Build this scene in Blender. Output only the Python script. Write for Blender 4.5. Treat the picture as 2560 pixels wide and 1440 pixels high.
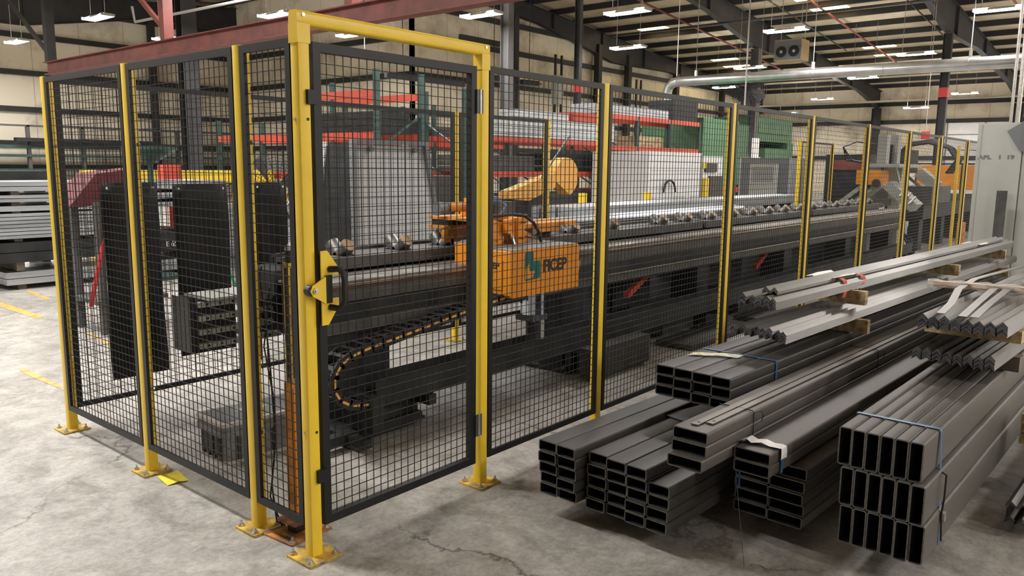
import bpy, math, random
from mathutils import Matrix, Vector
random.seed(7)
for o in list(bpy.data.objects): bpy.data.objects.remove(o)
COL = bpy.context.scene.collection
SC = bpy.context.scene
# ------------------------------------------------------------------ camera
F_PX = 1982.676
R = Matrix(((0.641484, 0.110127, -0.759191), (-0.767062, 0.105656, -0.632809), (0.010524, 0.988285, 0.152250)))
CAMLOC = Vector((-1.7925, -2.51356, 1.5582))
cd = bpy.data.cameras.new('camera'); cam = bpy.data.objects.new('camera', cd); COL.objects.link(cam)
cd.sensor_width = 36; cd.lens = F_PX / 2560 * 36; cd.clip_end = 300; cd.clip_start = 0.05
cam.matrix_world = Matrix.Translation(CAMLOC) @ R.to_4x4()
SC.camera = cam
# ------------------------------------------------------------------ world and exposure
w = bpy.data.worlds.new('world'); SC.world = w; w.use_nodes = True
w.node_tree.nodes['Background'].inputs[0].default_value = (1.0, 0.93, 0.84, 1)
w.node_tree.nodes['Background'].inputs[1].default_value = 0.25
SC.view_settings.view_transform = 'Standard'; SC.view_settings.look = 'None'
SC.view_settings.gamma = 1; SC.view_settings.use_curve_mapping = False
SC.view_settings.exposure = 0.08
LAMP = 145.0            # emission of the ceiling lamps
SKY = 9.0              # emission of the daylit roof panels

# ------------------------------------------------------------------ materials
M = {}
def mat(name, col, rough=0.5, metal=0.0, var=0.0, scale=6.0, bump=0.0, col2=None, emit=0.0, stretch=None, detail=4, spec=0.5, alpha=1.0):
    m = bpy.data.materials.new(name); m.use_nodes = True; nt = m.node_tree; N = nt.nodes; L = nt.links
    b = N['Principled BSDF']; b.inputs['Base Color'].default_value = (*col, 1); b.inputs['Roughness'].default_value = rough
    b.inputs['Metallic'].default_value = metal; b.inputs['Specular IOR Level'].default_value = spec
    if alpha < 1: b.inputs['Alpha'].default_value = alpha
    if var or bump or col2:
        tc = N.new('ShaderNodeTexCoord'); mp = N.new('ShaderNodeMapping'); L.new(tc.outputs['Object'], mp.inputs[0])
        if stretch: mp.inputs['Scale'].default_value = stretch
        n = N.new('ShaderNodeTexNoise'); n.inputs['Scale'].default_value = scale; n.inputs['Detail'].default_value = detail
        L.new(mp.outputs[0], n.inputs['Vector'])
        r = N.new('ShaderNodeValToRGB'); c2 = col2 or tuple(c * (1 - var) for c in col)
        c1 = tuple(min(1, c * (1 + var * .5)) for c in col) if not col2 else col
        r.color_ramp.elements[0].color = (*c2, 1); r.color_ramp.elements[1].color = (*c1, 1)
        r.color_ramp.elements[0].position = .35; r.color_ramp.elements[1].position = .65
        L.new(n.outputs['Fac'], r.inputs[0]); L.new(r.outputs[0], b.inputs['Base Color'])
        if bump:
            bp = N.new('ShaderNodeBump'); bp.inputs['Strength'].default_value = bump; bp.inputs['Distance'].default_value = .01
            L.new(n.outputs['Fac'], bp.inputs['Height']); L.new(bp.outputs[0], b.inputs['Normal'])
    if emit:
        b.inputs['Emission Color'].default_value = (*col, 1); b.inputs['Emission Strength'].default_value = emit
    M[name] = m; return m
mat('yellow', (0.93, 0.64, 0.04), .36, var=.06, scale=5)
mat('plate_yellow', (0.80, 0.52, 0.05), .5, col2=(.16, .13, .09), scale=14, detail=6)
mat('black_frame', (0.014, 0.015, 0.016), .45, spec=.35)
mat('mesh_black', (0.012, 0.012, 0.013), .5, spec=.3)
mat('grey_hinge', (0.10, 0.11, 0.12), .45, .4)
mat('rubber', (0.012, 0.012, 0.013), .5)
mat('zinc', (0.62, 0.60, 0.56), .32, .9, var=.2, scale=30)
mat('tube', (0.058, 0.054, 0.050), .5, .25, var=.3, scale=2.2, stretch=(.25, 3, 3))
mat('tube_brown', (0.105, 0.095, 0.085), .52, .25, var=.25, scale=2.2, stretch=(.25, 3, 3))
mat('tube_end', (0.15, 0.145, 0.135), .5, .4, var=.3, scale=40)
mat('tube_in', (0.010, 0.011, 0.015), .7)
mat('angle', (0.20, 0.19, 0.172), .36, .6, var=.35, scale=3, stretch=(.3, 3, 3))
mat('angle_end', (0.14, 0.145, 0.165), .5, .5, var=.3, scale=30)
mat('angle_dark', (0.12, 0.115, 0.105), .45, .5, var=.3, scale=3, stretch=(.3, 3, 3))
mat('flat_bar', (0.17, 0.15, 0.13), .38, .7, var=.2, scale=3, stretch=(.3, 3, 3))
mat('galv', (0.50, 0.53, 0.56), .35, .75, var=.22, scale=3, stretch=(.3, 3, 3))
mat('wood', (0.60, 0.47, 0.27), .7, col2=(.28, .19, .10), scale=3, stretch=(1, 9, 9))
mat('wood_dark', (0.16, 0.13, 0.10), .75, var=.4, scale=4)
mat('plywood', (0.45, 0.29, 0.14), .6, var=.3, scale=12)
mat('strap_blue', (0.055, 0.13, 0.27), .4)
mat('strap_grey', (0.17, 0.20, 0.25), .35, .3)
mat('paper', (0.88, 0.86, 0.82), .7, var=.12, scale=20)
mat('paper_yellow', (0.85, 0.68, 0.02), .6, var=.15, scale=9)
mat('tag_pale', (0.62, 0.60, 0.42), .6, var=.35, scale=18)
mat('red_strap', (0.62, 0.10, 0.05), .5)
mat('film', (0.66, 0.47, 0.33), .15, var=.3, scale=16)
mat('orange', (0.82, 0.30, 0.018), .42, var=.1, scale=4)
mat('orange_dirty', (0.68, 0.27, 0.03), .5, var=.45, scale=9)
mat('saw_amber', (.66, .33, .06), .6, var=.1, scale=3)
mat('orange_plate', (0.60, 0.24, 0.05), .55, col2=(.05, .04, .035), scale=10, detail=6)
mat('chain_slot', (0.80, 0.42, 0.08), .5)
mat('teal', (0.006, 0.13, 0.125), .4)
mat('ink', (0.03, 0.022, 0.018), .5)
mat('machine_dark', (0.026, 0.028, 0.029), .55, var=.35, scale=5, spec=.3)
mat('machine_mid', (0.075, 0.074, 0.070), .5, 0, var=.3, scale=6)
mat('machine_top', (0.20, 0.19, 0.17), .5, .2, var=.4, scale=8)
mat('rail_steel', (0.72, 0.70, 0.66), .22, .95)
mat('rail_rust', (0.10, 0.055, 0.04), .5, .4, var=.3, scale=8)
mat('roller', (0.30, 0.295, 0.28), .42, .8, var=.3, scale=25)
mat('roller_face', (0.30, 0.19, 0.085), .5, .1, var=.3, scale=25)
mat('chrome', (0.62, 0.66, 0.78), .12, 1.0)
mat('grey_paint', (0.43, 0.44, 0.40), .45, var=.05, scale=3)
mat('grey_side', (0.36, 0.37, 0.34), .45)
mat('board_grey', (0.52, 0.53, 0.54), .45, var=.08, scale=4)
mat('frame_grey', (0.16, 0.17, 0.175), .45)
mat('hose', (0.015, 0.015, 0.016), .45)
mat('hose_blue', (0.16, 0.26, 0.42), .4)
mat('hose_green', (0.02, 0.30, 0.17), .4)
mat('hose_red', (0.45, 0.03, 0.03), .4)
mat('crate', (0.19, 0.19, 0.19), .5, var=.2, scale=9)
mat('crate_dark', (0.045, 0.042, 0.04), .5, var=.3, scale=9)
mat('crate_rim', (0.42, 0.40, 0.37), .4)
mat('black_sheet', (0.008, 0.0082, 0.009), .6, spec=.25)
mat('maroon', (0.12, 0.014, 0.018), .7, var=.2, scale=9)
mat('beam_red', (0.20, 0.05, 0.038), .5, var=.3, scale=3)
mat('rack_red', (0.62, 0.075, 0.035), .45, var=.12, scale=3)
mat('rack_green', (0.028, 0.072, 0.058), .45, var=.2, scale=6)
mat('press_green', (0.075, 0.20, 0.095), .45, var=.15, scale=2)
mat('white_mach', (0.90, 0.91, 0.91), .4, var=.05, scale=3)
mat('black_gloss', (0.02, 0.02, 0.024), .25)
mat('blue', (0.02, 0.07, 0.33), .45)
mat('column', (0.030, 0.030, 0.032), .6, var=.3, scale=1.5)
mat('column_grey', (0.095, 0.093, 0.09), .5, var=.15, scale=1.2)
mat('roof_steel', (0.020, 0.020, 0.022), .6, var=.3, scale=1)
mat('pipe_red', (0.22, 0.045, 0.035), .5)
mat('duct', (0.56, 0.57, 0.57), .28, .9, var=.15, scale=2.5)
mat('cardboard', (0.52, 0.38, 0.21), .7, var=.1, scale=5)
mat('lamp_lens', (1.0, 0.97, 0.95), emit=LAMP)
mat('lamp_body', (0.45, 0.44, 0.42), .5)
mat('skylight', (1.0, 0.74, 0.36), emit=SKY)
mat('poster_red', (0.55, 0.03, 0.03), .5)
mat('screen_white', (0.8, 0.8, 0.8), .4)
mat('tape_orange', (0.72, 0.40, 0.12), .6, var=.35, scale=14)

def ceil_mat():
    m = mat('deck', (0.66, 0.565, 0.41), .8, col2=(.47, .39, .27), scale=.8, detail=3); return m
ceil_mat()
def wall_mat():
    m = bpy.data.materials.new('wall'); m.use_nodes = True; N = m.node_tree.nodes; L = m.node_tree.links; b = N['Principled BSDF']
    b.inputs['Roughness'].default_value = .75
    tc = N.new('ShaderNodeTexCoord')
    n = N.new('ShaderNodeTexNoise'); n.inputs['Scale'].default_value = .55; n.inputs['Detail'].default_value = 7; n.inputs['Roughness'].default_value = .62
    L.new(tc.outputs['Object'], n.inputs['Vector'])
    r = N.new('ShaderNodeValToRGB'); e = r.color_ramp.elements
    e[0].position = .30; e[0].color = (.46, .385, .28, 1); e[1].position = .52; e[1].color = (.92, .84, .68, 1)
    L.new(n.outputs['Fac'], r.inputs[0])
    # upright seams of the insulation sheets
    sp = N.new('ShaderNodeSeparateXYZ'); L.new(tc.outputs['Object'], sp.inputs[0])
    ad = N.new('ShaderNodeMath'); ad.operation = 'ADD'; L.new(sp.outputs[0], ad.inputs[0]); L.new(sp.outputs[1], ad.inputs[1])
    md = N.new('ShaderNodeMath'); md.operation = 'PINGPONG'; md.inputs[1].default_value = .92; L.new(ad.outputs[0], md.inputs[0])
    ls = N.new('ShaderNodeMath'); ls.operation = 'LESS_THAN'; ls.inputs[1].default_value = .02; L.new(md.outputs[0], ls.inputs[0])
    mx = N.new('ShaderNodeMix'); mx.data_type = 'RGBA'; mx.blend_type = 'MULTIPLY'; mx.inputs[7].default_value = (.72, .70, .66, 1)
    L.new(ls.outputs[0], mx.inputs[0]); L.new(r.outputs[0], mx.inputs[6]); L.new(mx.outputs[2], b.inputs['Base Color'])
    M['wall'] = m
wall_mat()
def floor_mat():
    m = bpy.data.materials.new('floor'); m.use_nodes = True; N = m.node_tree.nodes; L = m.node_tree.links; b = N['Principled BSDF']
    tc = N.new('ShaderNodeTexCoord'); V = tc.outputs['Object']
    def noise(s, d=6, rg=.6, dist=0.):
        n = N.new('ShaderNodeTexNoise'); n.inputs['Scale'].default_value = s; n.inputs['Detail'].default_value = d
        n.inputs['Roughness'].default_value = rg; n.inputs['Distortion'].default_value = dist; L.new(V, n.inputs['Vector']); return n
    def ramp(src, a, b_, ca, cb):
        r = N.new('ShaderNodeValToRGB'); e = r.color_ramp.elements; e[0].position = a; e[1].position = b_
        e[0].color = (*ca, 1); e[1].color = (*cb, 1); L.new(src, r.inputs[0]); return r
    def mul(f, a, c, fac=None):
        x = N.new('ShaderNodeMix'); x.data_type = 'RGBA'; x.blend_type = 'MULTIPLY'; x.inputs[0].default_value = f
        L.new(a, x.inputs[6]); L.new(c, x.inputs[7]) if hasattr(c, 'links') else None
        if fac is not None: L.new(fac, x.inputs[0])
        return x
    base = ramp(noise(1.1, 8, .62, .6).outputs['Fac'], .34, .66, (.37, .36, .335), (.51, .497, .463))
    mid = ramp(noise(7, 8, .7, .3).outputs['Fac'], .3, .62, (.66, .65, .64), (1.08, 1.07, 1.05))
    fine = ramp(noise(38, 7, .75, .4).outputs['Fac'], .32, .62, (.70, .69, .68), (1.04, 1.04, 1.04))
    st = ramp(noise(2.2, 10, .74, 1.2).outputs['Fac'], .48, .66, (1, 1, 1), (.60, .58, .55))
    x1 = mul(1, base.outputs[0], mid.outputs[0]); x2 = mul(1, x1.outputs[2], fine.outputs[0]); x3 = mul(.9, x2.outputs[2], st.outputs[0])
    # hairline cracks
    nz = noise(1.7, 6, .6); sc = N.new('ShaderNodeVectorMath'); sc.operation = 'SCALE'; sc.inputs['Scale'].default_value = .7; L.new(nz.outputs['Color'], sc.inputs[0])
    ad = N.new('ShaderNodeVectorMath'); ad.operation = 'ADD'; L.new(V, ad.inputs[0]); L.new(sc.outputs[0], ad.inputs[1])
    vo = N.new('ShaderNodeTexVoronoi'); vo.feature = 'DISTANCE_TO_EDGE'; vo.inputs['Scale'].default_value = .30; L.new(ad.outputs[0], vo.inputs['Vector'])
    cr = ramp(vo.outputs['Distance'], .0006, .0018, (.30, .28, .26), (1, 1, 1))
    ms = ramp(noise(.9, 3, .5).outputs['Fac'], .46, .56, (0, 0, 0), (1, 1, 1))
    x4 = mul(1, x3.outputs[2], cr.outputs[0], ms.outputs[0])
    L.new(x4.outputs[2], b.inputs['Base Color'])
    rr = N.new('ShaderNodeMapRange'); rr.inputs[3].default_value = .38; rr.inputs[4].default_value = .68
    L.new(noise(3, 6).outputs['Fac'], rr.inputs[0]); L.new(rr.outputs[0], b.inputs['Roughness'])
    bp = N.new('ShaderNodeBump'); bp.inputs['Strength'].default_value = .15; bp.inputs['Distance'].default_value = .01
    L.new(mid.outputs[0], bp.inputs['Height']); L.new(bp.outputs[0], b.inputs['Normal'])
    M['floor'] = m
floor_mat()

# ------------------------------------------------------------------ mesh helpers
class MB:
    def __init__(s): s.v = []; s.f = []; s.m = []
    def _add(s, vs, fs, mi=0):
        n = len(s.v); s.v += [tuple(p) for p in vs]; s.f += [tuple(i + n for i in f) for f in fs]; s.m += [mi] * len(fs); return s
    def box(s, x0, x1, y0, y1, z0, z1, mi=0, T=None):
        vs = [(x, y, z) for x in (x0, x1) for y in (y0, y1) for z in (z0, z1)]
        if T is not None: vs = [T @ Vector(p) for p in vs]
        return s._add(vs, [(0, 1, 3, 2), (4, 6, 7, 5), (0, 4, 5, 1), (2, 3, 7, 6), (0, 2, 6, 4), (1, 5, 7, 3)], mi)
    def prism(s, prof, axis, a, b, mi=0, capmi=None):
        """extrude a closed 2D profile along axis 'x','y','z' from a to b"""
        def P(u, v, t): return {'x': (t, u, v), 'y': (u, t, v), 'z': (u, v, t)}[axis]
        n = len(prof); vs = [P(u, v, a) for u, v in prof] + [P(u, v, b) for u, v in prof]
        s._add(vs, [(i, (i + 1) % n, n + (i + 1) % n, n + i) for i in range(n)], mi)
        k = len(s.v) - 2 * n
        s.f += [tuple(k + i for i in reversed(range(n))), tuple(k + n + i for i in range(n))]; s.m += [mi if capmi is None else capmi] * 2
        return s
    def cyl(s, p, q, r, n=12, r2=None, mi=0, capmi=None):
        p = Vector(p); q = Vector(q); d = (q - p).normalized(); r2 = r if r2 is None else r2
        u = d.orthogonal().normalized(); v = d.cross(u)
        vs = [p + r * (math.cos(t) * u + math.sin(t) * v) for t in [2 * math.pi * i / n for i in range(n)]] + \
             [q + r2 * (math.cos(t) * u + math.sin(t) * v) for t in [2 * math.pi * i / n for i in range(n)]]
        s._add(vs, [(i, (i + 1) % n, n + (i + 1) % n, n + i) for i in range(n)], mi)
        k = len(s.v) - 2 * n
        s.f += [tuple(k + i for i in reversed(range(n))), tuple(k + n + i for i in range(n))]; s.m += [mi if capmi is None else capmi] * 2
        return s
    def path(s, pts, r, n=8, mi=0):
        pts = [Vector(p) for p in pts]; rings = []; up = None
        for i, p in enumerate(pts):
            d = ((pts[min(i + 1, len(pts) - 1)] - pts[max(i - 1, 0)])).normalized()
            if up is None: up = d.orthogonal().normalized()
            up = (up - up.dot(d) * d).normalized(); v = d.cross(up)
            rings.append([p + r * (math.cos(t) * up + math.sin(t) * v) for t in [2 * math.pi * k / n for k in range(n)]])
        vs = [q for rg in rings for q in rg]
        fs = [(i * n + k, i * n + (k + 1) % n, (i + 1) * n + (k + 1) % n, (i + 1) * n + k) for i in range(len(pts) - 1) for k in range(n)]
        fs += [tuple(reversed(range(n))), tuple((len(pts) - 1) * n + k for k in range(n))]
        return s._add(vs, fs, mi)
    def bar(s, p, q, w, h, mi=0):
        """square bar between two points, w across, h up"""
        p = Vector(p); q = Vector(q); d = (q - p).normalized(); up = Vector((0, 0, 1)) if abs(d.z) < .95 else Vector((1, 0, 0))
        r = d.cross(up).normalized() * w / 2; u = r.cross(d).normalized() * h / 2
        vs = [a + sx * r + sz * u for a in (p, q) for sx, sz in ((-1, -1), (1, -1), (1, 1), (-1, 1))]
        return s._add(vs, [(3, 2, 1, 0), (4, 5, 6, 7), (0, 1, 5, 4), (1, 2, 6, 5), (2, 3, 7, 6), (3, 0, 4, 7)], mi)
    def mesh(s, name, mats, smooth=False):
        me = bpy.data.meshes.new(name); me.from_pydata(s.v, [], s.f); me.validate()
        for m in (mats if isinstance(mats, (list, tuple)) else [mats]): me.materials.append(M[m])
        if len(me.polygons) == len(s.m): me.polygons.foreach_set('material_index', s.m)
        if smooth:
            me.polygons.foreach_set('use_smooth', [True] * len(me.polygons))
            me.set_sharp_from_angle(angle=math.radians(38))
        me.update(); return me
    def obj(s, name, mats, parent=None, loc=None, smooth=False, rotz=0):
        return link(name, s.mesh(name, mats, smooth), parent, loc, rotz)
def link(name, me, parent=None, loc=None, rotz=0, rot=None):
    o = bpy.data.objects.new(name, me); COL.objects.link(o)
    if parent: o.parent = parent
    if loc: o.location = loc
    if rotz: o.rotation_euler = (0, 0, rotz)
    if rot: o.rotation_euler = rot
    return o
def tag(o, label, cat, group=None, kind=None):
    o['label'] = label; o['category'] = cat
    if group: o['group'] = group
    if kind: o['kind'] = kind
    return o
def thing(name, label, cat, loc=(0, 0, 0), rotz=0, group=None):
    o = bpy.data.objects.new(name, None); COL.objects.link(o); o.location = loc; o.rotation_euler = (0, 0, rotz); o.empty_display_size = .1
    return tag(o, label, cat, group)
def struct(o): o['kind'] = 'structure'; return o
def copy_tree(o, parent=None):
    c = o.copy(); COL.objects.link(c)
    if parent: c.parent = parent
    for ch in list(o.children): copy_tree(ch, c)
    return c
def rrect(w, h, r, n=3, cx=0, cy=0):
    pts = []
    for qx, qy, a0 in ((1, 1, 0), (-1, 1, 90), (-1, -1, 180), (1, -1, 270)):
        for i in range(n + 1):
            a = math.radians(a0 + 90 * i / n); pts.append((cx + qx * (w / 2 - r) + r * math.cos(a), cy + qy * (h / 2 - r) + r * math.sin(a)))
    return pts
def text_mesh(body, size, mname, depth=.002, bold=.0, name='lettering'):
    cu = bpy.data.curves.new('t', 'FONT'); cu.body = body; cu.size = size; cu.extrude = depth; cu.offset = bold
    ob = bpy.data.objects.new('t', cu); COL.objects.link(ob)
    bpy.context.view_layer.update()
    me = bpy.data.meshes.new_from_object(ob); bpy.data.objects.remove(ob); me.name = name
    me.materials.clear(); me.materials.append(M[mname]); return me
def fit_text(me, w, h):
    xs = [v.co.x for v in me.vertices]; ys = [v.co.y for v in me.vertices]; x0, y0 = min(xs), min(ys); sx, sy = w / (max(xs) - x0), h / (max(ys) - y0)
    for v in me.vertices: v.co.x = (v.co.x - x0) * sx; v.co.y = (v.co.y - y0) * sy
    return me
ORD = ['first', 'second', 'third', 'fourth', 'fifth', 'sixth', 'seventh', 'eighth', 'ninth', 'tenth', 'eleventh', 'twelfth', 'thirteenth', 'fourteenth', 'fifteenth', 'sixteenth', 'seventeenth', 'eighteenth', 'nineteenth', 'twentieth']

# ------------------------------------------------------------------ room
RX0, RX1, RY0, RY1, YN, XN = -14.0, 52.4, -22.0, 33.2, 20.6, 19.8
RIDGE = 22.0
def roofz(x): return 8.95 - .083 * abs(x - RIDGE)
m = MB(); m._add([(RX0, RY0, 0), (RX1, RY0, 0), (RX1, RY1, 0), (RX0, RY1, 0)], [(0, 1, 2, 3)]); struct(m.obj('floor', 'floor'))
m = MB()
for xa, xb in ((RX0, RIDGE), (RIDGE, RX1)):
    za, zb = roofz(xa) + .22, roofz(xb) + .22
    m._add([(xa, RY0, za), (xb, RY0, zb), (xb, RY1, zb), (xa, RY1, za), (xa, RY0, za + .1), (xb, RY0, zb + .1), (xb, RY1, zb + .1), (xa, RY1, za + .1)],
           [(3, 2, 1, 0), (4, 5, 6, 7), (0, 1, 5, 4), (2, 3, 7, 6), (1, 2, 6, 5), (3, 0, 4, 7)])
struct(m.obj('ceiling', 'deck'))
def wall(name, x0, x1, y0, y1):
    m = MB(); n = 6
    for i in range(n if x1 - x0 > 1 else 1):
        a = x0 + (x1 - x0) * i / n if x1 - x0 > 1 else x0; b = x0 + (x1 - x0) * (i + 1) / n if x1 - x0 > 1 else x1
        za, zb = roofz(a) + .3, roofz(b) + .3
        m._add([(a, y0, 0), (b, y0, 0), (b, y1, 0), (a, y1, 0), (a, y0, za), (b, y0, zb), (b, y1, zb), (a, y1, za)],
               [(3, 2, 1, 0), (4, 5, 6, 7), (0, 1, 5, 4), (1, 2, 6, 5), (2, 3, 7, 6), (3, 0, 4, 7)])
    return struct(m.obj(name, 'wall'))
wall('wall_back_left', RX0, XN, RY1, RY1 + .15)
wall('wall_back_return', XN, XN + .15, YN, RY1)
wall('wall_back_right', XN, RX1, YN, YN + .15)
wall('wall_right', RX1, RX1 + .15, RY0, YN)
wall('wall_left', RX0 - .15, RX0, RY0, RY1)
wall('wall_front', RX0, RX1, RY0 - .15, RY0)
# wall girts: horizontal channels
tn = 0
def trim(m, mats):
    global tn; tn += 1; return struct(m.obj('trim_%d' % tn, mats))
GZ = [1.30, 2.25, 3.58, 5.0, 6.43, 7.6]
for z in GZ:
    m = MB(); m.box(RX0, XN, RY1 - .2, RY1 - .02, z - .1, z + .1); trim(m, 'column')
    m = MB(); m.box(XN - .2, XN - .02, YN, RY1 - .2, z - .1, z + .1); trim(m, 'column')
    m = MB(); m.box(XN, RX1, YN - .2, YN - .02, z - .1, z + .1) if z < 6.5 else m.box(XN, 40, YN - .2, YN - .02, z - .1, z + .1); trim(m, 'column')
for z in (2.3, 4.5, 5.6):
    m = MB(); m.box(RX1 - .2, RX1 - .02, RY0, YN - .2, z - .12, z + .12); trim(m, 'column')
# wall columns on the gable lines
for x in (8.2, 15.7): 
    m = MB(); m.box(x - .13, x + .13, RY1 - .45, RY1 - .2, 0, roofz(x) - .6); trim(m, 'column')
for x in (25.5, 32.0, 34.8, 40.0, 46.0):
    m = MB(); m.box(x - .15, x + .15, YN - .5, YN - .2, 0, roofz(x) - .6); trim(m, 'column')
for y in (27.0,):
    m = MB(); m.box(XN - .5, XN - .2, y - .15, y + .15, 0, 7.8); trim(m, 'column')
# roof purlins, running towards the viewer
PS = 1.9
x = RX0 + .6
while x < RX1:
    if abs(x - RIDGE) > .3:
        z = roofz(x); y1 = RY1 if x < XN else YN
        m = MB(); m.box(x - .04, x + .04, RY0, y1, z, z + .215).box(x - .04, x + .10, RY0, y1, z - .012, z).box(x + .088, x + .10, RY0, y1, z, z + .03); struct(m.obj('purlin', 'roof_steel'))
    x += PS
# rafters: tapered, deep at the columns
def rafter(y, cols, x0, x1, name='rafter'):
    m = MB(); n = 44
    def dep(x):
        d = .68
        for c in cols: d = max(d, 1.25 - abs(x - c) * .10)
        d = max(d, 1.15 - (x1 - x) * .11)
        return d
    for i in range(n):
        a = x0 + (x1 - x0) * i / n; b = x0 + (x1 - x0) * (i + 1) / n
        za, zb = roofz(a), roofz(b); da, db = za - dep(a), zb - dep(b)
        m._add([(a, y - .01, da), (b, y - .01, db), (b, y + .01, db), (a, y + .01, da), (a, y - .01, za), (b, y - .01, zb), (b, y + .01, zb), (a, y + .01, za)],
               [(0, 1, 5, 4), (2, 3, 7, 6)])
        for zz0, zz1, t in ((da, db, .02), (za - .02, zb - .02, .02)):
            m._add([(a, y - .13, zz0), (b, y - .13, zz1), (b, y + .13, zz1), (a, y + .13, zz0), (a, y - .13, zz0 + t), (b, y - .13, zz1 + t), (b, y + .13, zz1 + t), (a, y + .13, zz0 + t)],
                   [(3, 2, 1, 0), (4, 5, 6, 7), (0, 1, 5, 4), (1, 2, 6, 5), (2, 3, 7, 6), (3, 0, 4, 7)])
        if i % 4 == 0: m.box(a - .01, a + .01, y - .12, y + .12, da, za)
    return struct(m.obj(name, 'column'))
for y in (-17.9, -10.3, -2.66, 4.97, 12.6): rafter(y, (-3, 15.4, 33.4), RX0, RX1)
rafter(YN - .35, (33.4,), 8.0, RX1)
rafter(RY1 - .5, (10.5,), RX0, XN)
def hcolumn(x, y, w, d, z0, z1, mats, label, tape=None):
    """H section: flanges face the viewer (x side)"""
    m = MB(); m.box(-w / 2, w / 2, -d / 2, -d / 2 + .02, 0, z1).box(-w / 2, w / 2, d / 2 - .02, d / 2, 0, z1).box(-.01, .01, -d / 2 + .02, d / 2 - .02, 0, z1)
    m.box(-w / 2 - .1, w / 2 + .1, -d / 2 - .1, d / 2 + .1, 0, .025)
    t = thing('steel_column', label, 'column', (x, y, 0)); m.obj('column_shaft', mats, t)
    if tape: MB().box(-w / 2 - .006, w / 2 + .006, -d / 2 - .006, d / 2 + .006, tape[0], tape[1]).obj('tape_band', 'poster_red', t)
    return t
hcolumn(33.2, 12.6, .40, .36, 0, roofz(33.2) - 1.2, 'column_grey', 'broad grey steel column carrying the rafter behind the green press')
hcolumn(33.4, 4.97, .26, .30, 0, roofz(33.4) - 1.2, 'column', 'dark steel column with a red tape band, beside the cabinet', (4.38, 4.75))
hcolumn(16.0, 12.6, .24, .30, 0, roofz(16) - 1.2, 'column_grey', 'tall grey steel column behind the gate hinge post')
hcolumn(19.5, 12.6, .16, .2, 0, roofz(19.5) - .7, 'column', 'slim dark steel column behind the galvanised bundle, red band', (3.9, 4.15))
hcolumn(10.5, 20.2, .46, .36, 0, roofz(10.5) - 1.0, 'column', 'wide dark steel column seen through the left mesh fence')
hcolumn(2.2, 19.5, .3, .3, 0, 7.0, 'column', 'dark steel column at the far left picture edge')
hcolumn(51.9, 12.6, .3, .5, 0, roofz(51.9) - 1.1, 'column', 'dark wall column under the rafter knee, middle of far wall')
hcolumn(51.9, 4.97, .3, .5, 0, roofz(51.9) - 1.1, 'column', 'dark wall column right of the red banded column')
# sectional door in the end wall
m = MB(); m.box(RX1 - .1, RX1 - .02, 2.6, 8.6, 0, 4.6)
d = struct(m.obj('door_1', 'white_mach'))
for z in (.92, 1.84, 2.76, 3.68): MB().box(RX1 - .13, RX1 - .1, 2.6, 8.6, z - .02, z + .02).obj('door_rail', 'frame_grey', d)
for y in (2.6, 4.6, 6.6, 8.6): MB().box(RX1 - .14, RX1 - .1, y - .03, y + .03, 0, 4.6).obj('door_stile', 'frame_grey', d)
# daylit roof panels (in pairs) between purlins
SKYL = [(1605, 60), (2045, 5), (2065, 15), (1793, 141), (1817, 155), (2182, 106), (2205, 122), (2300, 192), (2310, 203), (1940, 213), (1968, 222)]
def ray(u, v):
    return R @ Vector(((u - 1280) / F_PX, -(v - 720) / F_PX, -1))
def hit_roof(u, v, dz=0):
    d = ray(u, v); t = 10.
    for _ in range(60):
        p = CAMLOC + t * d; e = roofz(p.x) + dz - p.z; t += e / (d.z + .083 * d.x)
    return CAMLOC + t * d
seen = set(); wi = 0
for i, (u, v) in enumerate(SKYL):
    p = hit_roof(u, v, .2); k = round((p.x - RX0 - .6) / PS - .5); row = round(p.y / 2.5)
    if (k, row) in seen: k += 1
    if RX0 + .6 + (k + .5) * PS > RX1 - 5: continue
    seen.add((k, row)); xc = RX0 + .6 + (k + .5) * PS; wi += 1
    sl = -.083 if xc > RIDGE else .083
    m = MB(); a, b = xc - .5, xc + .5; z = roofz(xc) + .205
    m._add([(a, p.y - .75, z - .5 * sl), (b, p.y - .75, z + .5 * sl), (b, p.y + .75, z + .5 * sl), (a, p.y + .75, z - .5 * sl)], [(3, 2, 1, 0)])
    struct(m.obj('window_%d' % wi, 'skylight'))

# ------------------------------------------------------------------ ceiling lamps
lm_house = MB(); 
for sx in (-1, 1): lm_house._add([(sx * .19, -.30, 0), (sx * .19, .30, 0), (sx * .10, .30, .07), (sx * .10, -.30, .07)], [(0, 1, 2, 3) if sx > 0 else (3, 2, 1, 0)])
lm_house.box(-.10, .10, -.62, .62, .06, .08).box(-.19, .19, -.63, -.61, 0, .07).box(-.19, .19, .61, .63, 0, .07)
me_house = lm_house.mesh('housing', 'lamp_body')
me_lens = MB()._add([(-.185, -.6, .005), (.185, -.6, .005), (.185, .6, .005), (-.185, .6, .005)], [(3, 2, 1, 0)]).mesh('lens', 'lamp_lens')
def lamp(x, y, z, label, group=None, zr=None):
    t = thing('ceiling_lamp', label, 'ceiling light', (x, y, z), group=group)
    link('housing', me_house, t); link('lens', me_lens, t)
    h = (zr or roofz(x)) - z
    MB().cyl((0, -.45, .08), (0, -.45, h), .008, 5).cyl((0, .45, .08), (0, .45, h), .008, 5).obj('hanger_wire', 'zinc', t)
    return t
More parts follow.
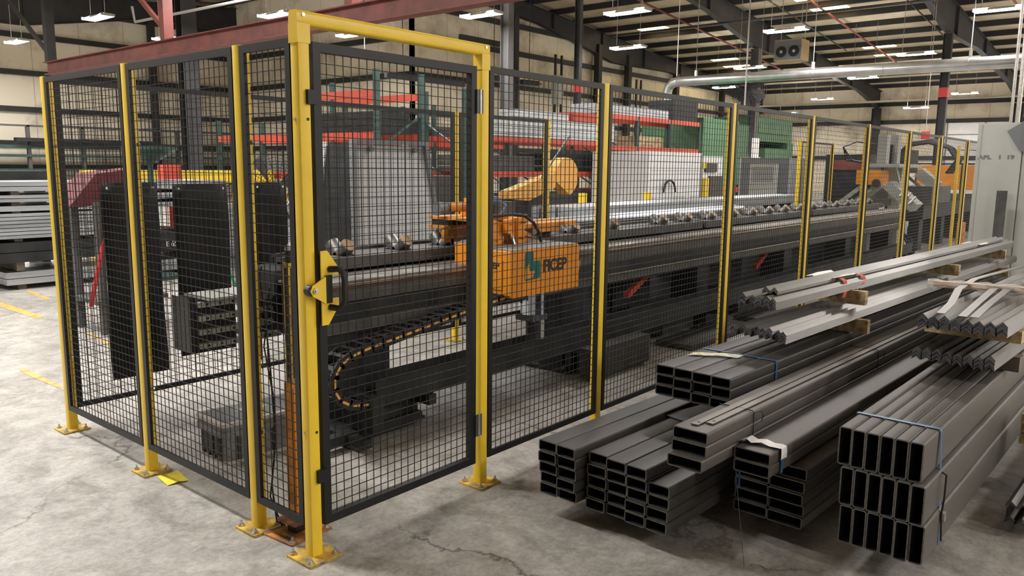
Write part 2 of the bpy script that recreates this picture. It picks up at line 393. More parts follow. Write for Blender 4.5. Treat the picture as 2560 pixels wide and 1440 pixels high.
VIS = [(245, 46, 'hanging strip lamp near the top left, right of the leftmost'), (42, 106, 'leftmost hanging strip lamp, over the far left wall'),
       (690, 39, 'hanging strip lamp just left of the yellow corner post top'), (416, 97, 'small hanging strip lamp over the red crane beam'),
       (882, 89, 'small hanging strip lamp seen just under the yellow gate header'), (1203, 40, 'hanging strip lamp above the hinge end of the gate header'),
       (1568, 33, 'bright strip lamp high over the back right wall, beside the skylight'), (1570, 121, 'low strip lamp in front of the back wall, under a brighter one'),
       (1965, 78, 'strip lamp above the box shaped roof heater'), (2505, 25, 'strip lamp in the top right corner of the photo'),
       (2290, 137, 'strip lamp just above the silver duct'), (1875, 171, 'far strip lamp half behind the grey column above the duct'),
       (1813, 220, 'far strip lamp under the elbow end of the duct'), (2158, 196, 'far strip lamp just below the middle of the duct'),
       (2413, 235, 'far strip lamp right of the red banded column'), (2057, 249, 'far strip lamp above the green press frame gap'),
       (2290, 271, 'thin far strip lamp left of the red banded column'), (1968, 285, 'faintest strip lamp behind the top rail of the fence')]
for u, v, lb in VIS:
    zz = 5.5 if v < 260 else 4.9
    d = ray(u, v); p = CAMLOC + d * ((zz - CAMLOC.z) / d.z)
    if p.x > RX1 - 1: p = CAMLOC + d * ((RX1 - 2 - CAMLOC.x) / d.x)
    if p.y > YN - .7 and p.x > XN: p = CAMLOC + d * ((YN - 1.2 - CAMLOC.y) / d.y)
    lamp(p.x, p.y, p.z, lb)
def inframe(x, y, z):
    q = R.transposed() @ (Vector((x, y, z)) - CAMLOC)
    if -q.z < .2: return False
    return -60 < 1280 + F_PX * q.x / -q.z < 2620 and -40 < 720 - F_PX * q.y / -q.z < 1440
for i in range(-4, 6):
    for j in range(-4, 6):
        x = 14.6 + 7.2 * i; y = 1.3 + 5.45 * j
        if x > RX1 - 1 or x < RX0 + .5 or (y > YN - 1 and x > XN - 1): continue
        if inframe(x, y, 5.5): continue
        if x < 3 and -6 < y < 14: continue
        if x < -10 or (x < 10 and -6 < y < 0) or (x < -5 and y < 14): continue
        lamp(x, y, 5.5, 'added strip lamp outside the picture, brightening floor and fence', 'strip lamps hung outside the picture')
for x, y in ((-1.0, 2.6), (-.9, 4.6), (-1.2, 7.2), (1.0, 8.5), (-3.6, 13.5), (1.0, 13.0), (4.6, -8.2), (7.6, -8.6)):  # added lamps, placed freely to brighten the left floor, aisle and post fronts
    lamp(x, y, 5.5, 'added strip lamp outside the picture, brightening floor and fence', 'strip lamps hung outside the picture')

# ------------------------------------------------------------------ mesh fence
FH = 2.015; FB = .13; PW = .05
me_bolt = MB().cyl((0, 0, 0), (0, 0, .010), .011, 6).cyl((0, 0, .010), (0, 0, .024), .0045, 6).cyl((0, 0, 0), (0, 0, .0025), .015, 12).mesh('anchor_bolt', 'zinc', True)
def post(x, y, label, h=FH, plate=.15, bolts=True, clips=None, name='fence_post'):
    t = thing(name, label, 'fence post', (x, y, 0), group='fence posts')
    MB().prism(rrect(PW, PW, .006, 2), 'z', .008, h).obj('post_tube', 'yellow', t, smooth=True)
    hp = plate / 2
    MB().prism(rrect(plate, plate, .008, 2), 'z', 0, .010).obj('base_plate', 'plate_yellow', t)
    if bolts:
        for sx in (-1, 1):
            for sy in (-1, 1): link('anchor_bolt', me_bolt, t, (sx * (hp - .022), sy * (hp - .022), .010), rotz=random.random() * 3)
    for z in (clips or ()): 
        pass
    return t
def screen(L, z0=FB, z1=FH - .005, fw=.03, fd=.015, pitch=.0385, wire=.0014, border=True):
    """frame mesh and wire mesh of a panel of length L along +x, front at y=-.025"""
    y0, y1 = -.025, -.025 + fd
    fr = MB(); g = .004
    fr.box(g, g + fw, y0, y1, z0, z1).box(L - g - fw, L - g, y0, y1, z0, z1).box(g + fw, L - g - fw, y0, y1, z0, z0 + fw).box(g + fw, L - g - fw, y0, y1, z1 - fw, z1)
    wm = MB(); yc = (y0 + y1) / 2
    n = max(1, round((L - 2 * g - 2 * fw) / pitch)); dx = (L - 2 * g - 2 * fw) / n
    for i in range(1, n):
        x = g + fw + i * dx; wm.box(x - wire, x + wire, yc + .0, yc + 2 * wire, z0 + fw - .004, z1 - fw + .004)
    nz = round((z1 - z0 - 2 * fw) / pitch); dz = (z1 - z0 - 2 * fw) / nz
    for i in range(1, nz):
        z = z0 + fw + i * dz; wm.box(g + fw - .004, L - g - fw + .004, yc - 2 * wire, yc, z - wire, z + wire)
    return fr, wm
def panel(xa, ya, xb, yb, label, group='black mesh panels of the guard fence', clips=True, **kw):
    L = math.hypot(xb - xa, yb - ya) - PW; a = math.atan2(yb - ya, xb - xa); ux, uy = math.cos(a), math.sin(a)
    t = thing('mesh_panel', label, 'fence panel', (xa + ux * PW / 2, ya + uy * PW / 2, 0), a, group)
    fr, wm = screen(L, **kw); fr.obj('frame', 'black_frame', t); wm.obj('wire_mesh', 'mesh_black', t)
    if clips:
        for z in (1.62, .42):
            c = MB().box(.006, .030, -.010, .004, z - .03, z + .012).obj('clip', 'yellow', t)
            MB().cyl((.018, .004, z + .02), (.018, .016, z + .02), .009, 8).obj('clip_bolt', 'zinc', c)
    return t
LP = [.3897, 1.3587, 2.3307]
RP = [.990, 2.000, 3.657, 5.259, 6.879, 8.501, 10.105, 11.85]
HD = 2.105
post(0, 0, 'tall yellow corner post carrying the gate header, nearest the camera', HD - .05, .16)
ln = ['yellow post on the left run, first beyond the corner post, orange plate beside it', 'yellow post on the left run, beside the yellow sheet on the floor', 'yellow post at the far left end of the fence']
for y, lb in zip(LP, ln): post(0, y, lb)
rn = ['yellow post with the gate hinges, standing on a square base plate', 'yellow post on the right run, next after the gate hinge post', 'yellow post on the right run just behind the top angle bundles',
      'yellow post on the right run, fourth from the corner post', 'yellow post on the right run, fifth from the corner post', 'yellow post on the right run, sixth from the corner post',
      'yellow post on the right run, last but one before the end post', 'last yellow post of the right run, beside the grey cabinet']
for i, (x, lb) in enumerate(zip(RP, rn)): post(x, 0, lb, HD - .05 if i == 0 else FH)
# left run: local +x goes towards the corner so that fronts face the camera side
panel(0, LP[0], 0, 0, 'narrow black mesh panel between corner post and its left neighbour')
panel(0, LP[1], 0, LP[0], 'black mesh panel of the left run in front of the grey crate')
panel(0, LP[2], 0, LP[1], 'black mesh panel at the far left end of the fence')
pn = ['black mesh panel right of the gate, in front of the orange carriage', 'black mesh panel behind the black tube ends, second after the gate', 'black mesh panel right of the post behind the upper angles',
      'black mesh panel in front of the far half of the roller bed', 'black mesh panel in front of the tilted drilling head', 'black mesh panel sixth after the gate', 'last black mesh panel of the right run']
for i in range(7): panel(RP[i], 0, RP[i + 1], 0, pn[i])
# header over the gate
t = thing('gate_header', 'yellow beam lying across the tops of the two gate posts', 'gate header', (0, 0, 0))
m = MB(); m.prism(rrect(.052, .052, .012, 3, 0, HD - .026), 'x', -.027, RP[0] + .027); m.obj('beam', 'yellow', t, smooth=True)
for x in (0, RP[0]):
    MB().cyl((x, -.026, HD - .016), (x, -.030, HD - .016), .007, 10).obj('end_bolt', 'zinc', t)
    MB().box(x - .028, x + .028, -.0275, .0275, HD - .115, HD - .045).obj('sleeve', 'yellow', t)
# small holes with screws in corner post
c = [o for o in bpy.data.objects if o.name == 'fence_post'][0]
for z in (1.72, .52):
    MB().cyl((.010, -.0262, z), (.010, -.0255, z), .006, 10).obj('screw_hole', 'machine_dark', c)
    MB().cyl((-.0262, .006, z), (-.029, .006, z), .006, 8).obj('side_screw', 'zinc', c)
# the gate
g = thing('gate', 'black framed mesh gate with yellow latch between the two header posts', 'gate', (.035, 0, 0))
L = RP[0] - .07 - .02
fr, wm = screen(L, .125, 2.0, fw=.034, fd=.034); fr.obj('frame', 'black_frame', g); wm.obj('wire_mesh', 'mesh_black', g)
for z in (1.80, .34): MB().box(-.032, .010, -.040, -.026, z - .026, z + .026).obj('stop_tab', 'black_frame', g)
for z in (1.845, .317):
    h = MB().box(L - .012, L + .012, -.034, -.026, z - .053, z + .053).box(L + .012, L + .030, -.034, -.0265, z - .053, z + .053).obj('hinge', 'grey_hinge', g)
    MB().cyl((L + .010, -.034, z - .055), (L + .010, -.034, z + .055), .006, 10).obj('hinge_pin', 'zinc', h)
# latch plate: yellow bracket with chamfered corners
pl = [(-.002, .945), (.028, .945), (.078, 1.015), (.078, 1.045), (.045, 1.045), (.045, 1.135), (.078, 1.135), (.078, 1.165), (.028, 1.232), (-.002, 1.232)]
MB().prism([(a, b) for a, b in pl], 'y', -.050, -.044).obj('latch_bracket', 'yellow', g)
lt = MB().prism([(-.062, 1.086), (-.050, 1.065), (.010, 1.030), (.010, 1.135), (-.050, 1.104)], 'y', -.062, -.056).obj('latch_arm', 'yellow', g)
MB().cyl((-.040, -.062, 1.085), (-.040, -.070, 1.085), .012, 6).cyl((-.040, -.07, 1.085), (-.040, -.074, 1.085), .007, 10).obj('latch_bolt', 'zinc', lt)
MB().cyl((-.050, -.056, 1.085), (-.050, -.030, 1.085), .021, 16).obj('latch_bumper', 'rubber', lt)
hd = MB(); hd.box(.012, .044, -.056, -.050, 1.03, 1.138); hd.obj('handle_base', 'rubber', g)
MB().path([(.035, -.05, 1.160), (.050, -.085, 1.163), (.062, -.100, 1.150), (.066, -.103, 1.12), (.066, -.103, 1.05), (.062, -.100, 1.025), (.050, -.085, 1.010), (.035, -.05, 1.013)], .0125, 8).obj('handle_grip', 'rubber', g, smooth=True)
# back run of the cell
BP = [1.60, 3.25, 4.56, 6.2, 7.85, 9.5, 11.4, 13.0]
bn = ['yellow post of the rear run behind the black sheets', 'yellow post of the rear run left of the orange carriage', 'yellow post of the rear run right of the orange carriage', 'yellow post of the rear run behind the white lathe side of the rollers',
      'yellow post of the rear run near the green press', 'yellow post of the rear run left of the grey ventilated cabinet', 'yellow post of the rear run left of the drilling head', 'yellow post of the rear run behind the drilling head']
for x, lb in zip(BP[1:3] + BP[6:], bn[1:3] + bn[6:]): post(x, 2.35, lb)
panel(0, 2.3307, 3.25, 2.35, 'long black mesh panel of the rear run with black sheets hung on it', clips=False, pitch=.045)
panel(3.25, 2.35, 4.56, 2.35, 'black mesh panel of the rear run behind the orange carriage', clips=False)
panel(11.4, 2.35, 13.0, 2.35, 'black mesh panel of the rear run behind the drilling head', clips=False, pitch=.05)
for x, y, lb in ((15.2, .75, 'inner yellow post standing in front of the hose bundle'), (13.3, 0.0, 'yellow post beyond the end of the right run')):
    post(x, y, lb)
panel(11.85, 0, 13.3, 0, 'black mesh panel turning behind the grey cabinet', clips=False)

# ------------------------------------------------------------------ things by the fence foot
t = thing('light_curtain_post', 'orange square upright with black slot, bolted beside the corner post', 'safety sensor post', (.085, .235, 0), math.radians(4))
MB().prism(rrect(.22, .20, .006, 1), 'z', 0, .008).obj('floor_plate', 'orange_plate', t)
MB().prism(rrect(.12, .12, .004, 1), 'z', .055, .065).obj('upper_plate', 'orange_plate', t)
MB().prism(rrect(.06, .06, .004, 1), 'z', .008, .055).obj('riser', 'rubber', t)
MB().prism(rrect(.055, .05, .004, 1), 'z', .065, .66).obj('orange_column', 'orange_dirty', t)
MB().box(-.02, .02, -.03, -.025, .10, .64).obj('cover_strip', 'orange', t)
m = MB().box(-.018, .018, -.018, .018, .66, 1.16); m.obj('sensor_bar', 'plate_yellow', t)
MB().box(-.0195, -.018, -.008, .008, .68, 1.14).box(-.008, .008, -.0195, -.018, .68, 1.14).obj('sensor_window', 'black_gloss', t)
MB().cyl((0, 0, 1.16), (0, 0, 1.21), .015, 12).obj('sensor_cap', 'rubber', t)
for a, b in ((-.09, -.08), (.09, -.08), (-.09, .08), (.09, .08)): link('anchor_bolt', me_bolt, t, (a, b, .008))
for zz in (.15, .3, .45, .58): MB().cyl((.012, -.031, zz), (.012, -.034, zz), .006, 8).obj('screw', 'machine_dark', t)
tag(MB().path([(.02, .33, 1.14), (.03, .36, 1.10), (.035, .345, .95), (.05, .34, .7), (.06, .335, .4), (.03, .33, .2), (.045, .325, .03), (.07, .30, .012)], .004, 6).obj('black_cable', 'hose'), 'thin black cable hanging beside the orange upright', 'cable')
tag(MB().path([(.055, .33, 1.05), (.03, .35, .8), (.065, .34, .55), (.045, .33, .3), (.02, .33, .15), (.06, .31, .01)], .0035, 6).obj('black_cable', 'hose'), 'second thin black cable crossing the first beside the orange upright', 'cable')
tag(MB()._add([(-.023, 1.262, .004), (.078, 1.247, .010), (.055, 1.094, .003), (.006, 1.10, .012), (-.044, 1.112, .003), (.03, 1.25, .006)], [(0, 4, 3, 5), (5, 3, 2, 1)]).obj('yellow_sheet', 'paper_yellow'),
    'crumpled bright yellow sheet lying beside a post plate', 'sheet')
# grey crate
t = thing('crate', 'grey lidded plastic crate on the floor inside the fence', 'crate', (.262, 1.128, 0), math.radians(-4))
# local x: long side, y: short side
W_, D_, H_ = .60, .315, .225
MB().prism(rrect(W_ - .04, D_ - .04, .03, 3, W_ / 2, D_ / 2), 'z', .012, H_ - .05, 0).obj('crate_body', 'crate', t)
MB().prism(rrect(W_ - .02, D_ - .02, .03, 3, W_ / 2, D_ / 2), 'z', 0, .016).obj('crate_foot', 'crate_rim', t)
MB().prism(rrect(W_, D_, .03, 3, W_ / 2, D_ / 2), 'z', H_ - .075, H_ - .045).prism(rrect(W_ - .01, D_ - .01, .03, 3, W_ / 2, D_ / 2), 'z', H_ - .045, H_ - .018).obj('rim', 'crate', t)
l_ = MB().prism(rrect(W_ + .005, D_ + .005, .03, 3, W_ / 2, D_ / 2), 'z', H_ - .018, H_).obj('lid', 'crate_rim', t)
MB().prism(rrect(W_ - .05, D_ - .05, .02, 2, W_ / 2, D_ / 2), 'z', H_, H_ + .001).obj('lid_panel', 'frame_grey', l_)
MB().prism([(.24 + .075 * math.cos(a) + (.03 if math.cos(a) > 0 else 0), .17 + .04 * math.sin(a) * (1 + .3 * math.sin(3 * a))) for a in [i * math.pi / 10 for i in range(20)]], 'z', H_ + .001, H_ + .002).obj('worn_label', 'grey_side', l_)
for k in range(4): MB().box(.012, .021, .05 + k * .065, .075 + k * .065, .016, H_ - .07).obj('end_rib', 'crate_dark', t)
for k in range(3): MB().box(.09 + k * .2, .11 + k * .2, .010, .021, .016, H_ - .07).obj('side_rib', 'crate_dark', t)
MB().box(.012, .02, .05, .26, .04, H_ - .08).obj('end_plate', 'crate_dark', t)
# floor tape marks
for k, q in enumerate((((62, 729), (74, 727), (128, 747), (118, 750)), ((0, 757), (10, 757), (110, 792), (92, 797), (0, 767)), ((46, 921), (70, 925), (160, 968), (158, 975), (60, 935)), ((205, 830), (232, 836), (300, 868), (290, 872)))):
    pts = []
    for u, v in q: d = ray(u, v); p = CAMLOC + d * (-CAMLOC.z / d.z); pts.append((p.x, p.y, .002))
    lab = ['short orange floor tape mark near the steel racks', 'orange floor tape mark at the left picture edge', 'worn orange tape scrap on the floor left of the fence', 'orange floor tape mark behind the far left panel'][k]
    tag(MB()._add(pts, [tuple(range(len(pts)))]).obj('floor_tape', 'tape_orange'), lab, 'floor tape')

# ------------------------------------------------------------------ steel bundles on the right
def tube_mesh(w, h, L, t=.005, r=.009):
    """rectangular hollow section along +x, corner at the near bottom-left; local -y is to the right of the viewer"""
    o = rrect(w, h, r, 3, -w / 2, h / 2); i = rrect(w - 2 * t, h - 2 * t, max(r - t, .002), 3, -w / 2, h / 2); n = len(o)
    m = MB(); P = lambda pr_, x: [(x, a, b) for a, b in pr_]
    vs = P(o, 0) + P(i, 0) + P(o, L) + P(i, L)
    fs = []; mi = []
    for k in range(n):
        q = (k + 1) % n
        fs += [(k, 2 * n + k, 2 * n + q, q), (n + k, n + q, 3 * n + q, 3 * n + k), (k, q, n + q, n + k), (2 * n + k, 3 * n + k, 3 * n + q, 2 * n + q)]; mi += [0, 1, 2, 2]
    m._add(vs, fs); m.m = mi; return m
def bundle(key, ox, oy, oz, yaw, w, h, cols, rows, L, desc, mats, skew=0, shift=None, skip=(), jx=.012, r=.009, t=.005, xoff=None):
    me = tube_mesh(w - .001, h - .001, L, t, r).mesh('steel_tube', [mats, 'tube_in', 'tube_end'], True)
    a = math.radians(yaw); c, s = math.cos(a), math.sin(a)
    for rr in range(rows):
        for cc in range(cols):
            if (rr, cc) in skip: continue
            lx = random.uniform(-jx, jx) + math.tan(math.radians(-skew)) * cc * w + (xoff[rr] if xoff else 0)
            ly = -cc * w - (shift[rr] if shift else 0); lz = rr * h
            nrow = 'only' if rows == 1 else ('bottom' if rr == 0 else 'top' if rr == rows - 1 else ORD[rr] + ' from bottom')
            ncol = '' if cols == 1 else ('leftmost' if cc == 0 else 'rightmost' if cc == cols - 1 else ORD[cc] + ' from left')
            lab = (ncol + ' tube in the ' + nrow + ' row of ' + desc).strip() if cols > 1 else nrow + ' tube of ' + desc
            o = link('steel_tube', me, None, (ox + c * lx - s * ly, oy + s * lx + c * ly, oz + lz), a)
            tag(o, lab, 'steel tube', 'tubes of ' + desc)
def wood(name, x, y, z, dx, dy, dz, yaw, label, mats='wood', group=None):
    tag(MB().box(0, dx, -dy, 0, 0, dz).obj(name, mats, None, (x, y, z), rotz=math.radians(yaw)), label, 'timber', group)
i = .0254
bundle('A', .903, -.440, .105, -2.8, 4 * i, 2 * i, 2, 5, 6.0, 'the leftmost black stack', 'tube')
bundle('B', .952, -.665, .085, -2.8, 4 * i, 2 * i, 4, 5, 6.0, 'the stepped black stack', 'tube', skip=((4, 3),), jx=.01)
bundle('E', 1.357, -1.165, .09, -2.7, 6 * i, 2 * i, 2, 5, 6.0, 'the low wide stack', 'tube_brown', jx=.015)
bundle('F', 1.277, -1.616, .119, -1.41, 2 * i, 6 * i, 6, 3, 6.0, 'the upright stack', 'tube_brown', shift=(.012, .004, -.018), xoff=(0, 0, .02), jx=.006)
bundle('G', 1.605, -.621, .448, -2.8, 4 * i, 2 * i, 4, 3, 5.8, 'the raised black stack', 'tube', skew=2.5, jx=.008)
bundle('C', .901, -1.083, .407, -2.35, 6 * i, 2 * i, 1, 3, 6.0, 'the wide three high stack with flat bars', 'tube_brown', jx=.02)
bundle('D', 1.125, -1.252, .358, -2.35, 6 * i, 2 * i, 1, 2, 6.0, 'the wide two high stack with white tag', 'tube_brown', jx=.008)
# dunnage under the bundles
DU = [(1.7, -.42, 0, .09, .85, .085, 'timber under the two black stacks, nearest the front'), (4.6, -.50, 0, .09, .9, .085, 'timber under the two black stacks, further back'),
      (1.95, -1.15, 0, .09, .36, .088, 'timber under the wide low tube stack, nearer'), (5.0, -1.25, 0, .09, .36, .088, 'timber under the wide low tube stack, further back'),
      (2.15, -1.64, 0, .09, .24, .117, 'timber under the upright tube stack, nearer'), (5.4, -1.65, 0, .09, .36, .117, 'timber under the upright tube stack, further back'),
      (2.2, -.62, .342, .09, .5, .104, 'timber carrying the raised black stack, nearer'), (5.6, -.8, .342, .09, .5, .104, 'timber carrying the raised black stack, further back')]
for x, y, z, dx, dy, dz, lb in DU: wood('timber_block', x, y, z, dx, dy, dz, -2, lb, 'wood_dark')
wood('timber_block', 2.6, -1.08, .345, .09, .40, .060, -2, 'timber under the white tagged stack, hidden deep between tubes', 'wood_dark')
# flat bars on top of stack C
cT = .407 + 3 * 2 * i
for k, (yy, xx, lb) in enumerate(((-1.135, .97, 'left flat bar with a drilled hole lying on the wide three high stack'), (-1.175, 1.02, 'right flat bar with a drilled hole lying on the wide three high stack'))):
    t = thing('flat_bar', lb, 'flat bar', (xx, yy, cT + .001), math.radians(-2.6), 'flat bars on the wide tube stack')
    MB().box(0, 3.2, -.03, 0, 0, .005).obj('bar', 'flat_bar', t); MB().cyl((.035, -.015, .005), (.035, -.015, .0056), .007, 12).obj('hole', 'machine_dark', t)
# wire tie and straps
def strap(label, pts, wd, mats, name='steel_strap', axis=(1, 0, 0)):
    m = MB(); ax = Vector(axis) * wd / 2; vs = []
    for p in pts: p = Vector(p); vs += [p - ax, p + ax]
    fs = [(2 * k, 2 * k + 1, 2 * k + 3, 2 * k + 2) for k in range(len(pts) - 1)]
    m._add(vs, fs); o = m.obj(name, mats); sol = o.modifiers.new('s', 'SOLIDIFY'); sol.thickness = .0012; sol.offset = 0
    return tag(o, label, 'strap')
a = math.radians(-1.41); FX = Vector((math.cos(a), math.sin(a), 0)); FY = Vector((math.sin(a), -math.cos(a), 0)); F0 = Vector((1.277, -1.616, .119))
q = lambda l, r_, z: F0 + FX * l + FY * r_ + Vector((0, 0, z))
strap('blue steel strap around the upright tube stack', [q(.24, -.022, 0), q(.24, -.022, .460), q(.24, .288, .460), q(.235, .29, .455), q(.235, .318, 0)], .022, 'strap_blue', axis=FX)
tag(MB().path([q(.23, .295, .30), q(.22, .325, .29), q(.21, .327, .2), q(.22, .32, .13), q(.23, .325, .02)], .004, 6).obj('loose_wire', 'hose'), 'dark wire beside the blue strap of the upright stack', 'wire')
tag(MB().box(.222, .25, -.331, -.319, .10, .135).obj('strap_seal', 'zinc', None, F0, rotz=a), 'zinc crimp seal on the blue strap of the upright stack', 'strap seal')
a = math.radians(-2.8); GX = Vector((math.cos(a), math.sin(a), 0)); GY = Vector((math.sin(a), -math.cos(a), 0)); G0 = Vector((1.605, -.621, .448))
q = lambda l, r_, z: G0 + GX * l + GY * r_ + Vector((0, 0, z))
strap('blue steel strap around the raised black stack', [q(.46, .0, .155), q(.46, .2, .156), q(.46, .409, .156), q(.46, .410, .15), q(.46, .410, 0)], .02, 'strap_blue', axis=GX)
tg = MB(); pts = [(.28, .02, .156), (.30, .06, .160), (.33, .1, .158), (.36, .15, .162), (.385, .2, .159), (.40, .24, .157)]
vs = []
for l, r_, z in pts: vs += [q(l - .03, r_, z), q(l + .03, r_ + .005, z + .004)]
tag(tg._add(vs, [(2 * k, 2 * k + 1, 2 * k + 3, 2 * k + 2) for k in range(5)]).obj('paper_tag', 'tag_pale'), 'torn pale yellow tag lying on the raised black stack', 'tag')
a = math.radians(-2.35); DX = Vector((math.cos(a), math.sin(a), 0)); DY = Vector((math.sin(a), -math.cos(a), 0)); D0 = Vector((1.125, -1.252, .358))
q = lambda l, r_, z: D0 + DX * l + DY * r_ + Vector((0, 0, z))
strap('blue strap end hanging below the white tag', [q(.10, .157, .105), q(.10, .158, .05), q(.10, .157, .0)], .022, 'strap_blue', axis=DX)
strap('dark blue strap hanging left of the white tagged tubes', [q(.07, -.004, .10), q(.07, -.006, 0), q(.07, -.004, -.10)], .016, 'strap_blue', axis=DX)
t = thing('paper_tag', 'crumpled white paper tag wrapped over the two high tube stack', 'tag', (0, 0, 0))
vs = []; prof = [(-.01, .104), (.02, .118), (.045, .110), (.08, .116), (.115, .108), (.145, .112), (.160, .106), (.164, .085), (.163, .06)]
for k, (r_, z) in enumerate(prof):
    jj = .008 * math.sin(k * 2.3); vs += [q(.055 + jj + .003 * k, r_, z), q(.085 + jj, r_, z + .004 * math.sin(k * 1.7)), q(.115 + jj * .4 + .002 * k, r_, z)]
MB()._add(vs, [(3 * k + c_, 3 * k + c_ + 1, 3 * k + c_ + 4, 3 * k + c_ + 3) for k in range(len(prof) - 1) for c_ in (0, 1)]).obj('sheet', 'paper', t, smooth=True)
# wire tie round stack C and D edge, rod leaning
a = math.radians(-2.35); CX = Vector((math.cos(a), math.sin(a), 0)); CY = Vector((math.sin(a), -math.cos(a), 0)); C0 = Vector((.901, -1.083, .407))
q = lambda l, r_, z: C0 + CX * l + CY * r_ + Vector((0, 0, z))
for l, lb in ((.40, 'twisted wire tie round the three high tube stack, nearer'), (1.95, 'looped wire tie round the three high tube stack, further back')):
    tag(MB().path([q(l, .0, .155), q(l, .10, .157), q(l, .150, .156), q(l, .156, .150), q(l, .157, .08), q(l, .156, .0)], .0022, 5).path([q(l, .155, .15), q(l + .02, .18, .155), q(l + .05, .175, .13), q(l + .06, .165, .10), q(l + .03, .16, .09)], .0018, 5).obj('wire_tie', 'hose'), lb, 'wire')
tag(MB().cyl((1.14, -1.255, .36), (1.03, -1.36, .012), .0016, 5).obj('thin_wire', 'grey_hinge'), 'thin straight wire hanging down to the floor from the tagged tubes', 'wire')
tag(MB().box(0, .5, -.16, 0, 0, .003).obj('steel_sheet', 'machine_mid', None, (1.62, -.66, .342), rotz=math.radians(-14)), 'flat dark steel sheet lying on the stack with the missing tube', 'sheet')

# angles
def angle_mesh(leg, t, L):
    s = leg / math.sqrt(2); tt = t * math.sqrt(2)
    m = MB(); pr_ = [(-s, -s), (0, 0), (s, -s), (s - tt * .5, -s - tt * .5), (0, -tt), (-s + tt * .5, -s - tt * .5)]
    vs = [(0, a_, b_) for a_, b_ in pr_] + [(L, a_, b_) for a_, b_ in pr_]
    fs = [(k, 6 + k, 6 + (k + 1) % 6, (k + 1) % 6) for k in range(6)] + [(0, 1, 4, 5), (1, 2, 3, 4), (6, 11, 10, 7), (7, 10, 9, 8)]
    m._add(vs, fs); m.m = [0] * 6 + [1] * 4; return m
def angles(ox, oy, oz, yaw, leg, t, counts, L, desc, mats, pitch=None, xo=None, zo=None, gapafter=None, ze=.0):
    me = angle_mesh(leg, t, L).mesh('steel_angle', [mats, 'angle_end']); s = leg / math.sqrt(2); a = math.radians(yaw); c, sn = math.cos(a), math.sin(a)
    pitch = pitch or 2 * s + .002; st = t * math.sqrt(2) + .0004
    for cc, n in enumerate(counts):
        for k in range(n):
            lx = random.uniform(-.006, .006) + (xo[cc] if xo else 0); ly = -(cc + .5) * pitch; lz = s + t + k * st + (zo[cc] if zo else 0)
            if gapafter and k >= gapafter[cc]: lz += .006
            lv = 'lowest' if k == 0 else 'topmost' if k == n - 1 else ORD[k] + ' from below'
            lc = 'leftmost' if cc == 0 else 'rightmost' if cc == len(counts) - 1 else ORD[cc] + ' from left'
            o = link('steel_angle', me, None, (ox + c * lx - sn * ly, oy + sn * lx + c * ly, oz + lz), a)
            tag(o, lv + ' bar, ' + lc + ' nest of ' + desc, 'steel angle', 'angle bars of ' + desc)
angles(2.15, -.745, .682, -3.2, .028, .0030, [7, 8, 7, 9, 9, 10, 9, 10], 5.2, 'the lower left angle pack', 'angle', zo=[0, .002, 0, .003, 0, .006, 0, 0], xo=[0, .03, .0, .02, 0, -.02, .0, -.04])
angles(2.17, -.775, .842, -4.0, .031, .0032, [9, 8, 8, 9, 9], 5.0, 'the upper left angle pack', 'angle', zo=[.004, 0, 0, .002, 0], xo=[0, .02, .0, 0, -.03])
angles(2.24, -.872, .905, -4.0, .031, .0032, [4, 4], 4.7, 'the short upper pair', 'angle')
angles(2.33, -1.600, .655, -3.0, .030, .0034, [9, 9, 9, 8, 9, 9, 9, 10], 5.2, 'the lower right angle pack', 'angle_dark', zo=[0, 0, .0, 0, -.006, 0, -.006, 0])
angles(2.32, -1.615, .812, -3.0, .032, .0034, [10, 9, 10, 9, 9, 9, 10, 10], 5.2, 'the upper right angle pack', 'angle', zo=[0, 0, .003, 0, .0, 0, 0, .004])
angles(2.10, -2.075, .04, -2, .030, .004, [3, 3, 3], 4, 'the right edge low pack', 'angle_dark')
angles(2.10, -2.075, .115, -2, .030, .004, [2, 2, 2], 4, 'the right edge upper pack', 'angle_dark')
def blk(x, y, z, dx, dy, dz, lab, yaw=-3, mats='wood'): wood('timber_block', x, y, z, dx, dy, dz, yaw, lab, mats)
for x, y, z, lb in ((3.05, -.80, .605, 'pale timber end under the lower left angle pack, nearest'), (6.6, -1.0, .605, 'pale timber end under the lower left angle pack, furthest')):
    blk(x, y, z, .045, .40, .082, lb)
for x, y, z, lb in ((3.10, -.80, .765, 'pale timber end under the upper left angle pack, nearest'), (5.0, -.93, .765, 'pale timber end under the upper left angle pack, middle one'), (6.6, -1.0, .765, 'pale timber end under the upper left angle pack, furthest')):
    blk(x, y, z, .045, .36, .082, lb)
blk(2.55, -1.60, .757, .09, .42, .058, 'pale timber under the upper right angle pack, its grain facing the camera')
blk(2.75, -1.58, .577, .09, .42, .075, 'dark timber under the lower right angle pack', mats='wood_dark')
blk(5.6, -1.75, .577, .09, .42, .075, 'dark timber under the lower right angle pack, far end', mats='wood_dark')
blk(5.6, -1.75, .757, .09, .42, .058, 'pale timber under the upper right angle pack, far end')
for k in range(3): blk(2.74 + .02 * (k % 2), -2.03, .22 + .052 * k, .09, .3, .046, ['lowest', 'middle', 'topmost'][k] + ' of three pale board ends at the right picture edge')
blk(2.72, -2.10, 0, .12, .2, .22, 'dark timber block carrying three pale board ends', mats='wood_dark')
blk(2.3, -2.06, 0, .08, .2, .035, 'timber under the low pack at the right edge', mats='wood_dark')
